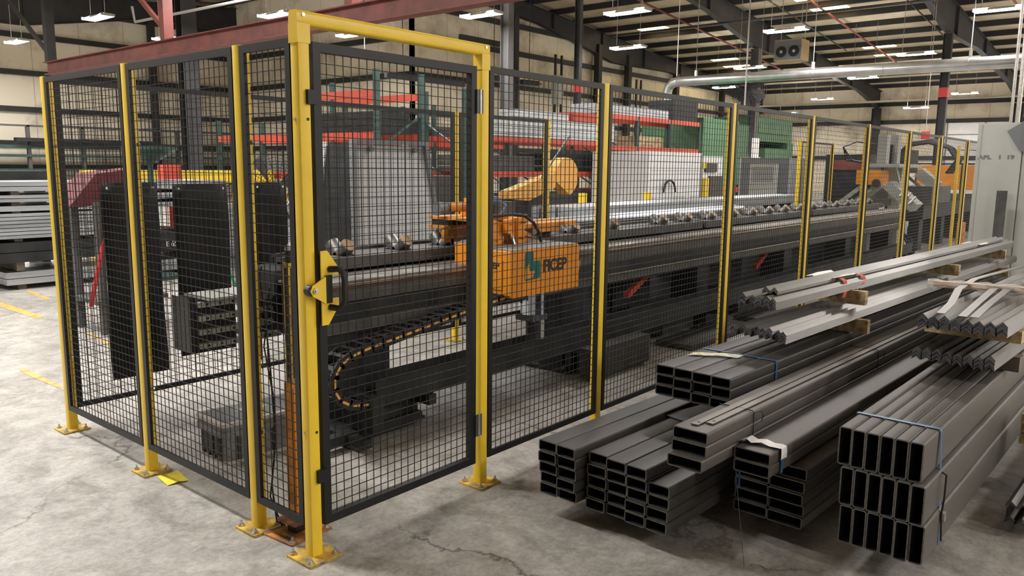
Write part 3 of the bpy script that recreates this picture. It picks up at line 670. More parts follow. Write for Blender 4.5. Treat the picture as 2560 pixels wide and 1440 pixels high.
# film wrapped timbers lying across the upper right pack
for k, (x, y0, y1, lb) in enumerate(((3.15, -1.50, -2.02, 'timber wrapped in shiny clear film lying on the upper right angle pack'), (3.45, -1.92, -2.5, 'second film wrapped timber at the right picture edge'))):
    t = thing('wrapped_timber', lb, 'wrapped timber', (x, y0, .908), math.radians(6))
    MB().box(0, .05, y1 - y0, 0, 0, .032).obj('timber', 'film', t)
    m = MB(); n = 14; vs = []
    for j in range(n + 1):
        yy = .03 + (y1 - y0 - .06) * j / n; rr = .03 + .008 * math.sin(j * 2.1) + .006 * random.random()
        for c_ in range(10): an = 2 * math.pi * c_ / 10; vs.append((.025 + rr * 1.15 * math.cos(an + .3 * math.sin(j)), yy, .014 + rr * .85 * math.sin(an)))
    m._add(vs, [(j * 10 + c_, j * 10 + (c_ + 1) % 10, (j + 1) * 10 + (c_ + 1) % 10, (j + 1) * 10 + c_) for j in range(n) for c_ in range(10)])
    mt = M.get('clear_film')
    if not mt:
        mat('clear_film', (.9, .88, .86), .12, alpha=.35)
    m.obj('clear_film', 'clear_film', t, smooth=True)
# loose flat strips on the upper right pack
def strip(pts, wd, label, axis):
    m = MB(); ax = Vector(axis).normalized() * wd / 2; vs = []
    for p in pts: vs += [Vector(p) - ax, Vector(p) + ax]
    o = m._add(vs, [(2 * k, 2 * k + 1, 2 * k + 3, 2 * k + 2) for k in range(len(pts) - 1)]).obj('flat_strip', 'flat_bar')
    s_ = o.modifiers.new('s', 'SOLIDIFY'); s_.thickness = .003; tag(o, label, 'flat bar', 'loose flat strips on the upper right angle pack')
zt = .895
strip([(2.30, -1.715, zt), (2.6, -1.70, zt + .008), (3.0, -1.655, zt + .03), (3.4, -1.66, zt + .045), (4.2, -1.72, zt + .03), (5.5, -1.86, zt + .005)], .036, 'grey flat strip curving over the wrapped timber, leftmost', (0, 1, 0))
strip([(2.28, -1.81, zt), (2.7, -1.80, zt + .012), (3.1, -1.80, zt + .032), (3.5, -1.83, zt + .045), (4.4, -1.93, zt + .03), (5.5, -2.05, zt + .01)], .036, 'tan lit flat strip, left of the close pair', (0, 1, 0))
strip([(2.29, -1.856, zt), (2.7, -1.85, zt + .012), (3.1, -1.86, zt + .032), (3.5, -1.89, zt + .045), (4.4, -1.99, zt + .03), (5.5, -2.1, zt + .01)], .036, 'tan lit flat strip, right of the close pair', (0, 1, 0))
# red strapping with paper on the upper left pack
UX = Vector((math.cos(math.radians(-4)), math.sin(math.radians(-4)), 0)); U0 = Vector((2.17, -.775, .842))
q = lambda l, r_, z: U0 + UX * l + Vector((UX.y, -UX.x, 0)) * r_ + Vector((0, 0, z))
for k, (l, lb) in enumerate(((.86, 'red plastic strap end hanging off the upper left angle pack, nearer'), (1.14, 'red plastic strap end on the upper left angle pack, further back'))):
    strap(lb, [q(l, .10, .081), q(l, .16, .086), q(l + .01, .20, .080), q(l + .01, .222, .066), q(l + .02 + .02 * k, .226, .04 - .03 * (1 - k)), q(l - .01, .228, .02 - .05 * (1 - k))], .05, 'red_strap', 'plastic_strap', axis=UX)
vs = []
for k in range(6):
    r_ = .02 + .035 * k; vs += [q(.78 + .02 * math.sin(k * 2), r_, .084 + .006 * (k % 2)), q(.95, r_, .092 - .004 * (k % 2)), q(1.12 + .03 * math.cos(k * 1.7), r_, .083 + .005 * ((k + 1) % 2))]
tag(MB()._add(vs, [(3 * k + c_, 3 * k + c_ + 1, 3 * k + c_ + 4, 3 * k + c_ + 3) for k in range(5) for c_ in (0, 1)]).obj('paper_tag', 'paper', smooth=False), 'crumpled white and red paper tag on the upper left angle pack', 'tag')
tag(MB().box(3.9, 4.15, -.20, -.05, .083, .087).obj('paper_tag', 'paper', None, U0, rotz=math.radians(-4)), 'white paper scrap near the far end of the upper left pack', 'tag')

# ------------------------------------------------------------------ grey cabinet on the right
t = thing('electrical_cabinet', 'tall pale grey electrical cabinet with stencilled letters, behind the angle bundles', 'cabinet', (9.25, -.58, 0), math.radians(-4))
MB().box(0, .6, -1.9, 0, .08, 2.12).obj('cabinet_body', 'grey_paint', t)
MB().box(.02, .58, -1.88, -.02, 0, .08).obj('plinth', 'frame_grey', t)
MB().box(-.018, -.002, -.478, -.012, .10, 2.10).obj('door', 'grey_paint', t)
d2 = MB().box(-.018, -.002, -1.88, -.492, .10, 2.10).obj('door', 'grey_side', t)
for yy in (-.04,): MB().box(-.022, -.018, yy - .012, yy, .10, 2.10).obj('edge_strip', 'grey_side', t)
me = fit_text(text_mesh('APL   1  19', .075, 'frame_grey', .0008, .0035, 'stencil_lettering'), .385, .05)
o = link('stencil_lettering', me, t, (-.0195, -.025, 1.695)); o.rotation_euler = (math.pi / 2, 0, -math.pi / 2)
MB()._add([(-.03, -.31, 2.02), (-.05, -.46, 2.12), (-.03, -1.2, 2.2), (-.03, -1.2, 1.62), (-.05, -.56, 1.76), (-.04, -.45, 1.80)], [(0, 5, 4, 3, 2, 1)]).obj('grey_plastic_sheet', 'frame_grey', t)
tag(MB().box(0, .012, -.11, 0, 0, 1.33).obj('flat_bar', 'machine_mid', None, (9.10, -.86, 0), rotz=math.radians(-4)), 'dark upright flat bar leaning against the grey cabinet', 'flat bar')

# ------------------------------------------------------------------ feed line machine inside the fence
t = thing('feed_line', 'long dark conveyor line with paired V rollers behind the fence', 'conveyor', (0, 0, 0))
X0, X1 = .74, 12.6
MB().box(X0, X1, 1.02, 1.22, .60, .90).obj('main_beam', 'machine_dark', t)
MB().box(X0, X1, .985, 1.02, .80, .865).box(X0, X1, .99, 1.02, .62, .69).obj('rack_rail', 'machine_mid', t)
MB().box(X0, X1, 1.0, 1.30, .90, .912).obj('top_plate', 'machine_top', t)
MB().box(X0, X1, .972, .99, .888, .900).obj('guide_rail', 'rail_steel', t)
MB().box(X0, X1, .985, .99, .866, .888).obj('rust_strip', 'rail_rust', t)
MB().box(3.1, X1, .975, .99, .912, .925).obj('upper_guide_rail', 'rail_steel', t)
MB().box(3.1, X1, .955, .985, .690, .700).obj('lower_guide_rail', 'rail_steel', t)
# roller bed
for xa, xb in ((.95, 5.9), (6.0, 8.9), (9.2, 12.6)): MB().box(xa, xb, 1.30, 1.33, .93, 1.0).box(xa, xb, 1.33, 1.62, .97, 1.0).box(xa, xb, 1.62, 1.65, .93, 1.02).obj('roller_bed', 'machine_mid', t)
MB().box(.95, 12.6, 1.66, 1.70, .58, 1.0).obj('gap_dark_panel', 'machine_dark', t)  # dark panel added behind the bed to darken the gap beneath it
MB().box(X0, .94, 1.34, 1.66, .82, .96).obj('end_bed', 'machine_dark', t)
for xa, xb in ((4.35, 5.2), (5.75, 7.4), (8.1, 9.7), (10.3, 11.9)): MB().box(xa, xb, 1.5, 2.0, .02, .62).box(xa + .1, xb - .3, 1.45, 1.5, .1, .45).obj('drive_housing', 'machine_dark', t)
SL = [1.0, 1.30, 1.78, 2.2, 3.33, 3.72, 4.34, 5.25, 5.76, 6.32, 6.9, 7.43, 7.93, 8.46, 9.0, 9.5, 9.94, 10.48, 10.99, 11.55, 12.1]
rm = MB()
for sgn in (-1, 1):
    c_ = Vector((0, 1.46 + sgn * .050, 1.036)); ax = Vector((0, sgn * .7, .7)).normalized()
    rm.cyl(c_ - ax * .045, c_ + ax * .045, .046, 20, mi=0, capmi=1)
me_r = rm.mesh('roller_pair', ['roller', 'roller_face'], True)
bm_ = MB().prism([(1.36, 1.0), (1.56, 1.0), (1.53, .965), (1.39, .965)], 'x', -.05, .05)
bm_.prism([(1.405, 1.0), (1.46, 1.03), (1.515, 1.0)], 'x', .062, .072); me_b = bm_.mesh('roller_bracket', 'roller_face')
for x in SL:
    r_ = link('v_roller', me_r, t, (x, 0, 0)); link('roller_bracket', me_b, r_)
# pedestals
def ped(x, lead=0):
    p = MB().box(x, x + .26, 1.06, 1.34, .02, .60).obj('pedestal', 'machine_dark', t)
    MB().box(x - .16, x + .42, .92, 1.46, .008, .028).obj('pedestal_plate', 'machine_dark', p)
    MB().box(x - .10, x - .04, .74, 1.06, .16, .22).box(x + .28, x + .34, .74, 1.06, .16, .22).box(x - .1, x + .34, .90, .96, .02, .20).obj('tray_bracket', 'machine_dark', p)
    for a_, b_ in ((x - .12, .96), (x + .38, .96), (x - .12, 1.42), (x + .38, 1.42)): link('anchor_bolt', me_bolt, p, (a_, b_, .028))
for x in (1.08, 3.12, 5.35, 7.6, 9.9, 12.1): ped(x)
# cable tray
MB().box(.98, 12.4, .76, .77, .225, .375).box(.98, 12.4, .77, .93, .225, .235).box(.98, 12.4, .92, .93, .225, .375).obj('cable_tray', 'machine_dark', t)
MB().box(.92, 1.0, .72, .95, .10, .30).box(.70, 1.42, .86, .92, .03, .09).box(.85, .91, .72, 1.3, .03, .08).obj('tray_foot', 'machine_dark', t)
for x in (4.3, 5.9): MB().box(x, x + 1.1, .55, .9, .01, .05).box(x + .2, x + .8, .95, 1.3, .05, .3).obj('floor_unit', 'crate_dark', t)
for x in (2.9,): MB().box(x, x + .8, .62, .75, .02, .24).obj('pump_box', 'crate_dark', t)
for x, z in ((4.35, .50), (7.2, .5)): MB().bar((x, 1.25, z - .1), (x + .55, 1.28, z + .12), .05, .05).obj('orange_lever', 'rack_red', t)
for x in (5.6, 7.2, 4.75): MB().box(x, x + .62, 1.7, 1.75, .42, .62).obj('light_patch_slab', 'grey_paint', t)  # pale slabs added to stand in for light triangles under the bed
# cable chain
t = thing('cable_chain', 'black cable carrier chain with orange slots curling under the carriage', 'cable chain', (0, 0, 0))
P = [(1.02, .262), (.90, .262), (.80, .285), (.715, .335), (.69, .40), (.70, .47), (.745, .525), (.82, .555), (.92, .575), (1.15, .603), (1.4, .635), (1.62, .665), (1.9, .70), (2.15, .72)]
def pathpt(s_):
    for k in range(len(P) - 1):
        d_ = math.dist(P[k], P[k + 1])
        if s_ <= d_: f = s_ / d_; return (P[k][0] + f * (P[k + 1][0] - P[k][0]), P[k][1] + f * (P[k + 1][1] - P[k][1]))
        s_ -= d_
    return P[-1]
tot = sum(math.dist(P[k], P[k + 1]) for k in range(len(P) - 1)); nl = 26; st = tot / nl
for k in range(nl):
    a_, b_ = pathpt(k * st), pathpt((k + 1) * st); mx, mz = (a_[0] + b_[0]) / 2, (a_[1] + b_[1]) / 2; an = math.atan2(b_[1] - a_[1], b_[0] - a_[0])
    T = Matrix.Translation((mx, .82, mz)) @ Matrix.Rotation(-an, 4, 'Y')
    lk = MB(); h = st * .56
    for yy in (-.065, .055): lk.box(-h, h, yy, yy + .010, -.028, .028, T=T)
    lk.box(-.012, .012, -.055, .055, -.027, -.021, T=T).box(-.012, .012, -.055, .055, .021, .027, T=T)
    lo = lk.obj('chain_link', 'rubber', t)
    sl = MB(); n = 10; pr2 = [(.5 * .036 * c_ / abs(c_) * 1 + .007 * math.cos(aa), .007 * math.sin(aa)) for aa, c_ in [(-math.pi / 2 + math.pi * j / 5, 1) for j in range(6)] + [(math.pi / 2 + math.pi * j / 5, -1) for j in range(6)]]
    vs = [T @ Vector((a2, -.0665, b2)) for a2, b2 in pr2] + [T @ Vector((a2, -.065, b2)) for a2, b2 in pr2]
    sl._add(vs, [tuple(range(12)), tuple(range(23, 11, -1))]); sl.obj('slot', 'chain_slot', lo)

# ------------------------------------------------------------------ orange carriage
t = thing('feed_carriage', 'orange feeding carriage with lettering riding on the conveyor rail', 'machine carriage', (0, 0, 0))
bx0, bx1, by0, by1, bz0, bz1 = 2.04, 2.80, .70, .965, .715, 1.02
b_ = MB()
prof = [(bx0, bz0 + .02), (bx0 + .02, bz0), (bx1, bz0), (bx1, bz1 - .012), (bx1 - .012, bz1), (bx0 + .005, bz1), (bx0, bz1 - .005)]
b_.prism(prof, 'y', by0, by1); body = b_.obj('housing', 'orange', t)
MB().box(bx0 + .006, bx1 - .006, by0 + .006, by1 + .2, bz1, bz1 + .004).obj('top_plate', 'machine_top', t)
MB().box(bx0 - .004, bx0, by0 + .06, by1 - .02, bz0 + .05, bz1 - .06).obj('side_cover', 'orange', body)
MB().box(bx0 - .02, bx0 + .05, by1, by1 + .20, bz0 - .08, bz1 + .02).obj('side_arm', 'orange', t)
MB().prism([(bx1, .78), (bx1 + .05, .86), (bx1 + .05, .90), (bx1, .90)], 'y', by0 + .02, by1 - .05).obj('end_wedge', 'grey_paint', t)
# emblem and lettering
def face(u, w_): return (bx0 + u, by0 - .0012, bz0 + w_)
def badge(name, poly, mname, par=t, dy=0):
    vs = [(bx0 + a2, by0 - .001 - dy, bz0 + b2) for a2, b2 in poly] + [(bx0 + a2, by0, bz0 + b2) for a2, b2 in poly]; n = len(poly)
    m_ = MB()._add(vs, [tuple(range(n)), tuple(range(2 * n - 1, n - 1, -1))] + [(k, n + k, n + (k + 1) % n, (k + 1) % n) for k in range(n)])
    return m_.obj(name, mname, par)
lg = badge('emblem', [(.150, .275), (.162, .292), (.232, .292), (.240, .284), (.240, .226), (.305, .226), (.314, .218), (.314, .118), (.304, .106), (.160, .100), (.150, .108), (.150, .20)], 'teal')
badge('emblem_notch', [(.156, .172), (.196, .214), (.198, .162), (.256, .158), (.232, .116), (.156, .112)], 'orange', lg, .0006)
me = fit_text(text_mesh('FICEP', .120, 'ink', .0005, .0052, 'lettering'), .268, .086)
o = link('lettering', me, t, (bx0 + .345, by0 - .0012, bz0 + .140)); o.rotation_euler = (math.pi / 2, 0, 0)
me = fit_text(text_mesh('FICEP', .058, 'ink', .0005, .002, 'side_lettering'), .15, .042)
o = link('side_lettering', me, t, (bx0 - .0045, by0 + .235, bz0 + .185)); o.rotation_euler = (math.pi / 2, 0, -math.pi / 2)
# motor below
MB().prism([(a_ * .075 * (1 + .05 * (k % 2)), b_ * .075 * (1 + .05 * (k % 2))) for k, (a_, b_) in enumerate([(math.cos(q_ * math.pi / 10), math.sin(q_ * math.pi / 10)) for q_ in range(20)])], 'z', .56, .72).obj('motor', 'chrome', t, (2.40, .80, 0))
MB().box(2.32, 2.48, .73, .88, .52, .56).obj('motor_flange', 'grey_hinge', t)
MB().cyl((2.41, .80, .52), (2.415, .80, .42), .05, 16).obj('encoder_cap', 'rubber', t, smooth=True)
MB().box(2.475, 2.52, .78, .82, .36, .54).obj('sensor_plate', 'grey_side', t)
MB().path([(2.30, .80, .73), (2.33, .78, .66), (2.37, .79, .60), (2.42, .80, .55)], .006, 6).obj('motor_cable', 'hose', t)
# upper works
MB().box(2.16, 2.27, 1.0, 1.10, 1.02, 1.19).box(2.27, 2.37, 1.04, 1.10, 1.02, 1.17).obj('clamp_tower', 'orange', t)
MB().box(2.47, 2.56, 1.0, 1.12, 1.02, 1.20).box(2.56, 2.66, 1.05, 1.12, 1.02, 1.09).obj('clamp_tower', 'orange', t)
MB().prism([(2.34, 1.19), (2.42, 1.20), (2.41, 1.09), (2.35, 1.10)], 'y', .98, 1.03).obj('clamp_face', 'orange', t)
MB().prism([(2.42, 1.18), (2.47, 1.19), (2.47, 1.04), (2.44, 1.05)], 'y', 1.02, 1.06).obj('clamp_wedge', 'orange_dirty', t)
MB().cyl((2.42, .98, 1.02), (2.405, 1.0, 1.10), .013, 10).obj('piston_rod', 'chrome', t)
for px_, pz_ in ((2.19, 1.06), (2.22, 1.06), (2.50, 1.06), (2.60, 1.06), (2.63, 1.06), (2.38, 1.165), (2.52, 1.17)): MB().cyl((px_, .999 if px_ < 2.56 else 1.049, pz_), (px_, .96, pz_), .008, 8).obj('bolt', 'orange_plate', t)
MB().box(2.12, 2.66, 1.10, 1.52, 1.185, 1.205).obj('bridge_plate', 'orange_dirty', t)
MB().box(2.10, 2.40, 1.34, 1.50, 1.125, 1.145).box(2.10, 2.13, 1.34, 1.37, 1.04, 1.13).box(2.16, 2.19, 1.34, 1.37, 1.03, 1.13).box(2.13, 2.26, 1.34, 1.37, 1.03, 1.05).box(2.26, 2.42, 1.38, 1.50, 1.05, 1.125).obj('gripper_arm', 'orange_dirty', t)
MB().box(2.13, 2.4, 1.33, 1.49, 1.145, 1.185).obj('gripper_block', 'rubber', t)
MB().box(2.66, 3.45, 1.18, 1.50, 1.10, 1.13).box(2.66, 2.90, 1.25, 1.5, 1.13, 1.20).box(2.9, 3.25, 1.20, 1.26, 1.06, 1.10).obj('rear_deck', 'orange_dirty', t)
MB().box(2.42, 2.58, 1.34, 1.46, 1.205, 1.325).box(2.36, 2.40, 1.36, 1.44, 1.205, 1.27).obj('valve_block', 'orange', t)
MB().box(2.62, 2.68, 1.34, 1.46, 1.205, 1.31).box(2.80, 2.88, 1.36, 1.46, 1.20, 1.29).obj('grey_valve', 'machine_mid', t)
MB().cyl((2.18, 1.38, 1.27), (2.40, 1.38, 1.27), .032, 14).obj('air_cylinder', 'orange_dirty', t, smooth=True)
MB().cyl((2.08, 1.40, 1.26), (2.20, 1.40, 1.27), .05, 12, r2=.032).obj('wrapped_coupling', 'frame_grey', t)
MB().cyl((2.40, 1.30, 1.27), (2.40, 1.34, 1.27), .026, 12).obj('knob', 'black_gloss', t)
for k in range(3):
    pts = [(2.34 + .01 * k, 1.30, 1.23), (2.37 + .01 * k, 1.29, 1.31), (2.36 + .02 * k, 1.28, 1.37 - .015 * k), (2.48, 1.28, 1.345 - .015 * k), (2.60, 1.29, 1.33 - .012 * k), (2.67 + .008 * k, 1.28, 1.27), (2.63, 1.28, 1.215)]
    MB().path(pts, .007, 6).obj('air_hose', 'hose_blue', t, smooth=True)
MB().path([(2.2, 1.05, 1.215), (2.45, 1.03, 1.225), (2.56, 1.0, 1.21), (2.62, .97, 1.16), (2.66, .95, 1.09), (2.67, .94, 1.025)], .012, 8).obj('black_hose', 'hose', t, smooth=True)
# hydraulic fixture at left behind mesh
t = thing('drilled_fixture', 'black slotted machine end with drilled grey rails, left end of the line', 'machine part', (0, 0, 0))
MB().box(.44, .72, 1.72, 1.9, .50, .78).obj('body', 'machine_dark', t)
for z in (.52, .60, .68, .76):
    r_ = MB().box(.47, 1.0, 1.68, 1.72, z - .018, z + .012).obj('drilled_rail', 'grey_side', t)
    for k in range(6): MB().cyl((.52 + .08 * k, 1.678, z - .003), (.52 + .08 * k, 1.68, z - .003), .008, 8).obj('hole', 'rubber', r_)
MB().box(.425, .46, 1.70, 1.90, .48, .80).obj('end_slot', 'black_gloss', t)
MB().box(.5, 1.6, 1.62, 1.9, .785, .80).obj('table_top', 'grey_side', t)
# black sheets hung on rear run
for (xa, xb, za, zb, lb) in ((.225, .555, .262, 1.435, 'tall black sheet hung on the rear fence, leftmost of three'), (.655, 1.02, .33, 1.425, 'tall black sheet hung on the rear fence, middle of three'), (1.21, 1.47, .36, 1.43, 'tall black sheet hung on the rear fence, rightmost of three')):
    t = thing('black_sheet', lb, 'sheet', (xa, 2.27, za), group='black sheets hung on the rear fence')
    w_ = xb - xa; h_ = zb - za; m_ = MB(); nx, nz_ = 4, 10; vs = [(w_ * i_ / nx + (.012 * (1 - j_ / nz_) if i_ == nx else 0), .008 * math.sin(j_ * .9 + i_), h_ * j_ / nz_) for j_ in range(nz_ + 1) for i_ in range(nx + 1)]
    m_._add(vs, [(j_ * 5 + i_, j_ * 5 + i_ + 1, j_ * 5 + i_ + 6, j_ * 5 + i_ + 5) for j_ in range(nz_) for i_ in range(nx)]); o = m_.obj('sheet', 'black_sheet', t, smooth=True)
    s_ = o.modifiers.new('s', 'SOLIDIFY'); s_.thickness = .004
    for px_ in (.03, w_ - .03): MB().cyl((px_, -.012, h_ - .03), (px_, -.006, h_ - .03), .008, 8).obj('screw', 'zinc', t)

# ------------------------------------------------------------------ machine head at the far end of the line
t = thing('drilling_head', 'tall grey drilling machine with hoses at the far end of the line', 'machine', (0, 0, 0))
MB().box(13.95, 14.2, 1.4, 1.6, 0, 1.6).box(12.95, 14.5, 1.2, 1.8, 1.6, 1.66).obj('frame', 'grey_paint', t)
MB()._add([(13.5, 1.39, 1.6), (13.95, 1.39, 1.2), (13.95, 1.39, 1.3), (13.62, 1.39, 1.6), (13.5, 1.6, 1.6), (13.95, 1.6, 1.2), (13.95, 1.6, 1.3), (13.62, 1.6, 1.6)], [(0, 1, 2, 3), (7, 6, 5, 4), (0, 4, 5, 1), (2, 6, 7, 3)]).obj('brace', 'grey_paint', t)
for x in (13.05, 13.75): MB().box(x, x + .2, 1.45, 1.6, 1.66, 2.17).obj('motor_column', 'grey_side', t)
MB().box(13.4, 13.55, 1.45, 1.6, 1.66, 2.0).obj('dark_motor', 'machine_dark', t)
T = Matrix.Translation((13.3, 1.75, 1.25)) @ Matrix.Rotation(math.radians(-40), 4, 'X')
MB().box(-.2, .3, -.12, .75, -.10, .10, T=T).obj('tilted_unit', 'grey_paint', t)
MB().box(-.25, -.2, -.05, .70, -.03, .02, T=T).obj('slide_way', 'machine_dark', t)
T2 = Matrix.Translation((13.2, 1.15, 1.12)) @ Matrix.Rotation(math.radians(40), 4, 'X')
MB().box(-.25, .2, -.3, .3, -.09, .07, T=T2).obj('lower_unit', 'grey_side', t)
for k in range(3): MB().cyl(T2 @ Vector((-.26, -.2 + .1 * k, .0)), T2 @ Vector((-.26, -.2 + .1 * k, .16)), .025, 8).obj('spindle', 'rail_steel', t)
MB().box(12.98, 13.5, 1.5, 1.9, 1.30, 1.55).obj('orange_guard', 'orange', t)
MB().cyl((12.95, 1.55, 1.32), (13.1, 1.6, 1.36), .07, 14).obj('spindle_nose', 'machine_mid', t)
T = Matrix.Translation((15.6, 1.2, 1.25)) @ Matrix.Rotation(math.radians(40), 4, 'X')
MB().box(0, .35, -.02, .42, -.10, .10, T=T).obj('second_unit', 'grey_paint', t)
MB().box(-.05, 0, -.3, .5, -.20, -.15, T=T).obj('slide_bar', 'frame_grey', t)
MB().box(15.2, 15.9, 1.6, 2.1, 1.5, 1.95).obj('valve_bank', 'machine_dark', t)
MB().box(14.9, 22.0, 1.2, 1.9, .62, .92).obj('outfeed_bed', 'machine_dark', t)
MB().box(15.0, 16.6, 1.1, 2.1, .92, 1.25).obj('head_block', 'machine_mid', t)
for x in (15.1, 17.0, 19.0, 21.5): MB().box(x, x + .3, 1.3, 1.8, 0, .62).obj('outfeed_leg', 'machine_dark', t)
for k in range(7): MB().box(16.9 + .7 * k, 16.95 + .7 * k, 1.1, 2.0, .92, .98).obj('cross_bar', 'machine_mid', t)
for k in range(5):
    x = 15.3 + .12 * k
    MB().path([(x, 1.9, 1.8), (x, 1.7, 2.02 + .02 * k), (x, 1.3, 2.08 + .02 * k), (x, .95, 1.98), (x, .8, 1.75), (x, .95, 1.5)], .025, 8).obj('hose', 'hose', t, smooth=True)
for k in range(3): MB().path([(13.2, 1.7 + .05 * k, 1.66), (13.0, 2.0 + .05 * k, 1.72), (12.95, 2.15, 1.95), (13.2, 2.0, 2.05), (13.5, 1.7, 2.0)], .014, 6).obj('thin_hose', 'hose', t, smooth=True)
for k in range(4): MB().path([(13.6 - .1 * k, 1.3, .6), (13.4, 1.1 - .05 * k, .3), (13.6, 1.0, .1), (13.9, 1.1 + .05 * k, .2)], .015, 6).obj('low_hose', 'hose', t, smooth=True)
MB().box(13.0, 14.4, 1.65, 2.1, 0, .55).obj('base_box', 'frame_grey', t)
MB().box(12.75, 14.3, 1.3, 1.65, .52, .62).box(14.1, 14.25, 1.3, 1.45, 0, .52).obj('base_cover', 'grey_paint', t)
MB().cyl((14.7, .5, 0), (14.7, .5, .62), .07, 14).obj('orange_bollard', 'orange_dirty', t)
MB().box(12.75, 13.0, 1.3, 1.7, .95, 1.06).obj('clamp_jaws', 'machine_mid', t)

# ------------------------------------------------------------------ behind the line
def slatangle(x0, x1, y, z, n, label, mats='galv'):
    m_ = MB()
t = thing('galvanised_stack', 'long pale galvanised channel stack lying behind the rollers', 'steel stack', (0, 0, 0))
for k in range(5): MB().box(5.95 + .02 * (k % 2), 13.4, 3.0 + .13 * k, 3.12 + .13 * k, .93, 1.075).obj('channel', 'galv', t)
for x in (10.6, 13.0): MB().box(x, x + .1, 3.0, 3.65, 0, .93).obj('support_leg', 'machine_dark', t)
angles(5.15, 2.95, .93, 0, .045, .005, [3, 4, 3, 3], 5.0, 'the galvanised pack', 'galv')
tag(MB().box(5.3, 10, 2.6, 3.6, .85, .925).box(5.4, 5.5, 2.7, 3.1, 0, .85).box(9.6, 9.7, 2.7, 3.1, 0, .85).obj('loading_table', 'machine_mid'), 'dark loading table carrying the galvanised pack', 'table')
# pale board on easel frame
t = thing('leaning_panel', 'large pale grey panel in a dark A frame behind the rollers', 'panel', (2.78, 3.2, 0))
MB()._add([(.08, 0, .8), (1.12, 0, .8), (1.0, .12, 1.74), (.14, .12, 1.74), (.08, .03, .8), (1.12, .03, .8), (1.0, .15, 1.74), (.14, .15, 1.74)], [(0, 1, 2, 3), (7, 6, 5, 4), (0, 4, 5, 1), (1, 5, 6, 2), (2, 6, 7, 3), (3, 7, 4, 0)]).obj('board', 'board_grey', t)
fm = MB(); fm.bar((.02, -.02, .2), (.12, .10, 1.78), .05, .05).bar((1.20, -.02, .2), (1.03, .10, 1.78), .05, .05).bar((.12, .1, 1.765), (1.03, .1, 1.765), .05, .04).bar((.04, 0, .3), (1.18, 0, .3), .05, .05); fm.obj('frame', 'frame_grey', t)
MB()._add([(-.12, .5, .1), (.05, .45, 1.72), (.1, .1, 1.76), (-.02, 0, .1)], [(0, 1, 2, 3)]).obj('side_sheet', 'machine_dark', t)
MB().bar((-.14, .5, 0), (.06, .42, 1.76), .05, .03).bar((1.35, .6, 0), (1.05, .42, 1.76), .05, .05).obj('rear_leg', 'board_grey', t)
for x in (.32, .88): MB().cyl((x, .07, 1.70), (x, .10, 1.70), .025, 12).obj('hanger_disc', 'frame_grey', t)
tag(MB().box(3.95, 4.25, 3.3, 3.5, 0, 1.45).obj('dark_cabinet', 'machine_mid'), 'dark narrow cabinet right of the pale leaning panel', 'cabinet')
tag(MB().box(6.0, 6.18, 4.5, 4.7, 0, 1.25).obj('red_post', 'maroon'), 'dark red post right of the rear fence post', 'post')
tag(MB().box(1.60, 1.70, 3.0, 3.1, 0, 1.32).obj('red_post', 'maroon'), 'dark red square post behind the middle black sheet', 'post')
# drum fan
t = thing('drum_fan', 'large round cage fan on the floor behind the corner post', 'fan', (2.46, 3.95, 1.31), math.radians(8))
fm = MB()
for k in range(12):
    rr = .04 + .029 * k; fm.path([(rr * math.cos(a_), -.06 - .03 * (1 - (rr / .37) ** 2), rr * math.sin(a_)) for a_ in [2 * math.pi * j / 28 for j in range(29)]], .0022, 4)
for k in range(24):
    a_ = 2 * math.pi * k / 24; fm.path([(r_ * math.cos(a_), -.06 - .03 * (1 - (r_ / .37) ** 2), r_ * math.sin(a_)) for r_ in (.03, .15, .27, .37)] + [(.37 * math.cos(a_), .1, .37 * math.sin(a_))], .0025, 4)
fm.obj('guard', 'machine_dark', t)
MB().cyl((0, -.03, 0), (0, .12, 0), .07, 14).obj('hub', 'machine_dark', t)
for k in range(4):
    a_ = k * math.pi / 2 + .4; MB()._add([(.06 * math.cos(a_), .0, .06 * math.sin(a_)), (.33 * math.cos(a_ - .3), .03, .33 * math.sin(a_ - .3)), (.34 * math.cos(a_ + .3), -.01, .34 * math.sin(a_ + .3))], [(0, 1, 2)]).obj('blade', 'machine_mid', t)
MB().box(-.35, .35, -.05, .2, -1.31, -1.26).box(-.03, .03, .03, .09, -1.26, -.38).obj('stand', 'machine_dark', t)
# welding stand with red hood and hoses at left
t = thing('parts_stand', 'dark steel stand with a dark red hood and hoses behind the left panel', 'stand', (1.25, 5.0, 0))
MB().box(-.05, .6, -.2, .4, .28, .32).obj('lower_shelf', 'machine_mid', t)
for a_, b_ in ((.02, -.15), (.5, -.15), (.02, .35), (.5, .35)): MB().box(a_ - .03, a_ + .03, b_ - .03, b_ + .03, 0, 1.2).obj('leg', 'column_grey', t)
MB()._add([(-.2, -.1, 1.15), (.35, -.1, 1.2), (.45, -.1, 1.5), (.05, -.1, 1.45), (-.2, .3, 1.15), (.35, .3, 1.2), (.45, .3, 1.5), (.05, .3, 1.45)], [(0, 1, 2, 3), (7, 6, 5, 4), (0, 4, 5, 1), (1, 5, 6, 2), (2, 6, 7, 3), (3, 7, 4, 0)]).obj('red_hood', 'maroon', t)
MB().path([(.1, -.22, 1.0), (.0, -.25, .8), (-.1, -.3, .5), (-.15, -.3, .3)], .02, 8).obj('red_hose', 'hose_red', t, smooth=True)
t2 = tag(MB().path([(2.30, 5.4, 1.05), (2.5, 5.4, .8), (2.7, 5.3, .62), (2.8, 5.25, .3), (2.9, 5.2, .02)], .018, 8).obj('green_hose', 'hose_green', smooth=True), 'green hose running down behind the gap of the black sheets', 'hose')
t = thing('basket_stand', 'dark green domed basket on a slim stand behind the left panel', 'stand', (3.3, 8.0, 0))
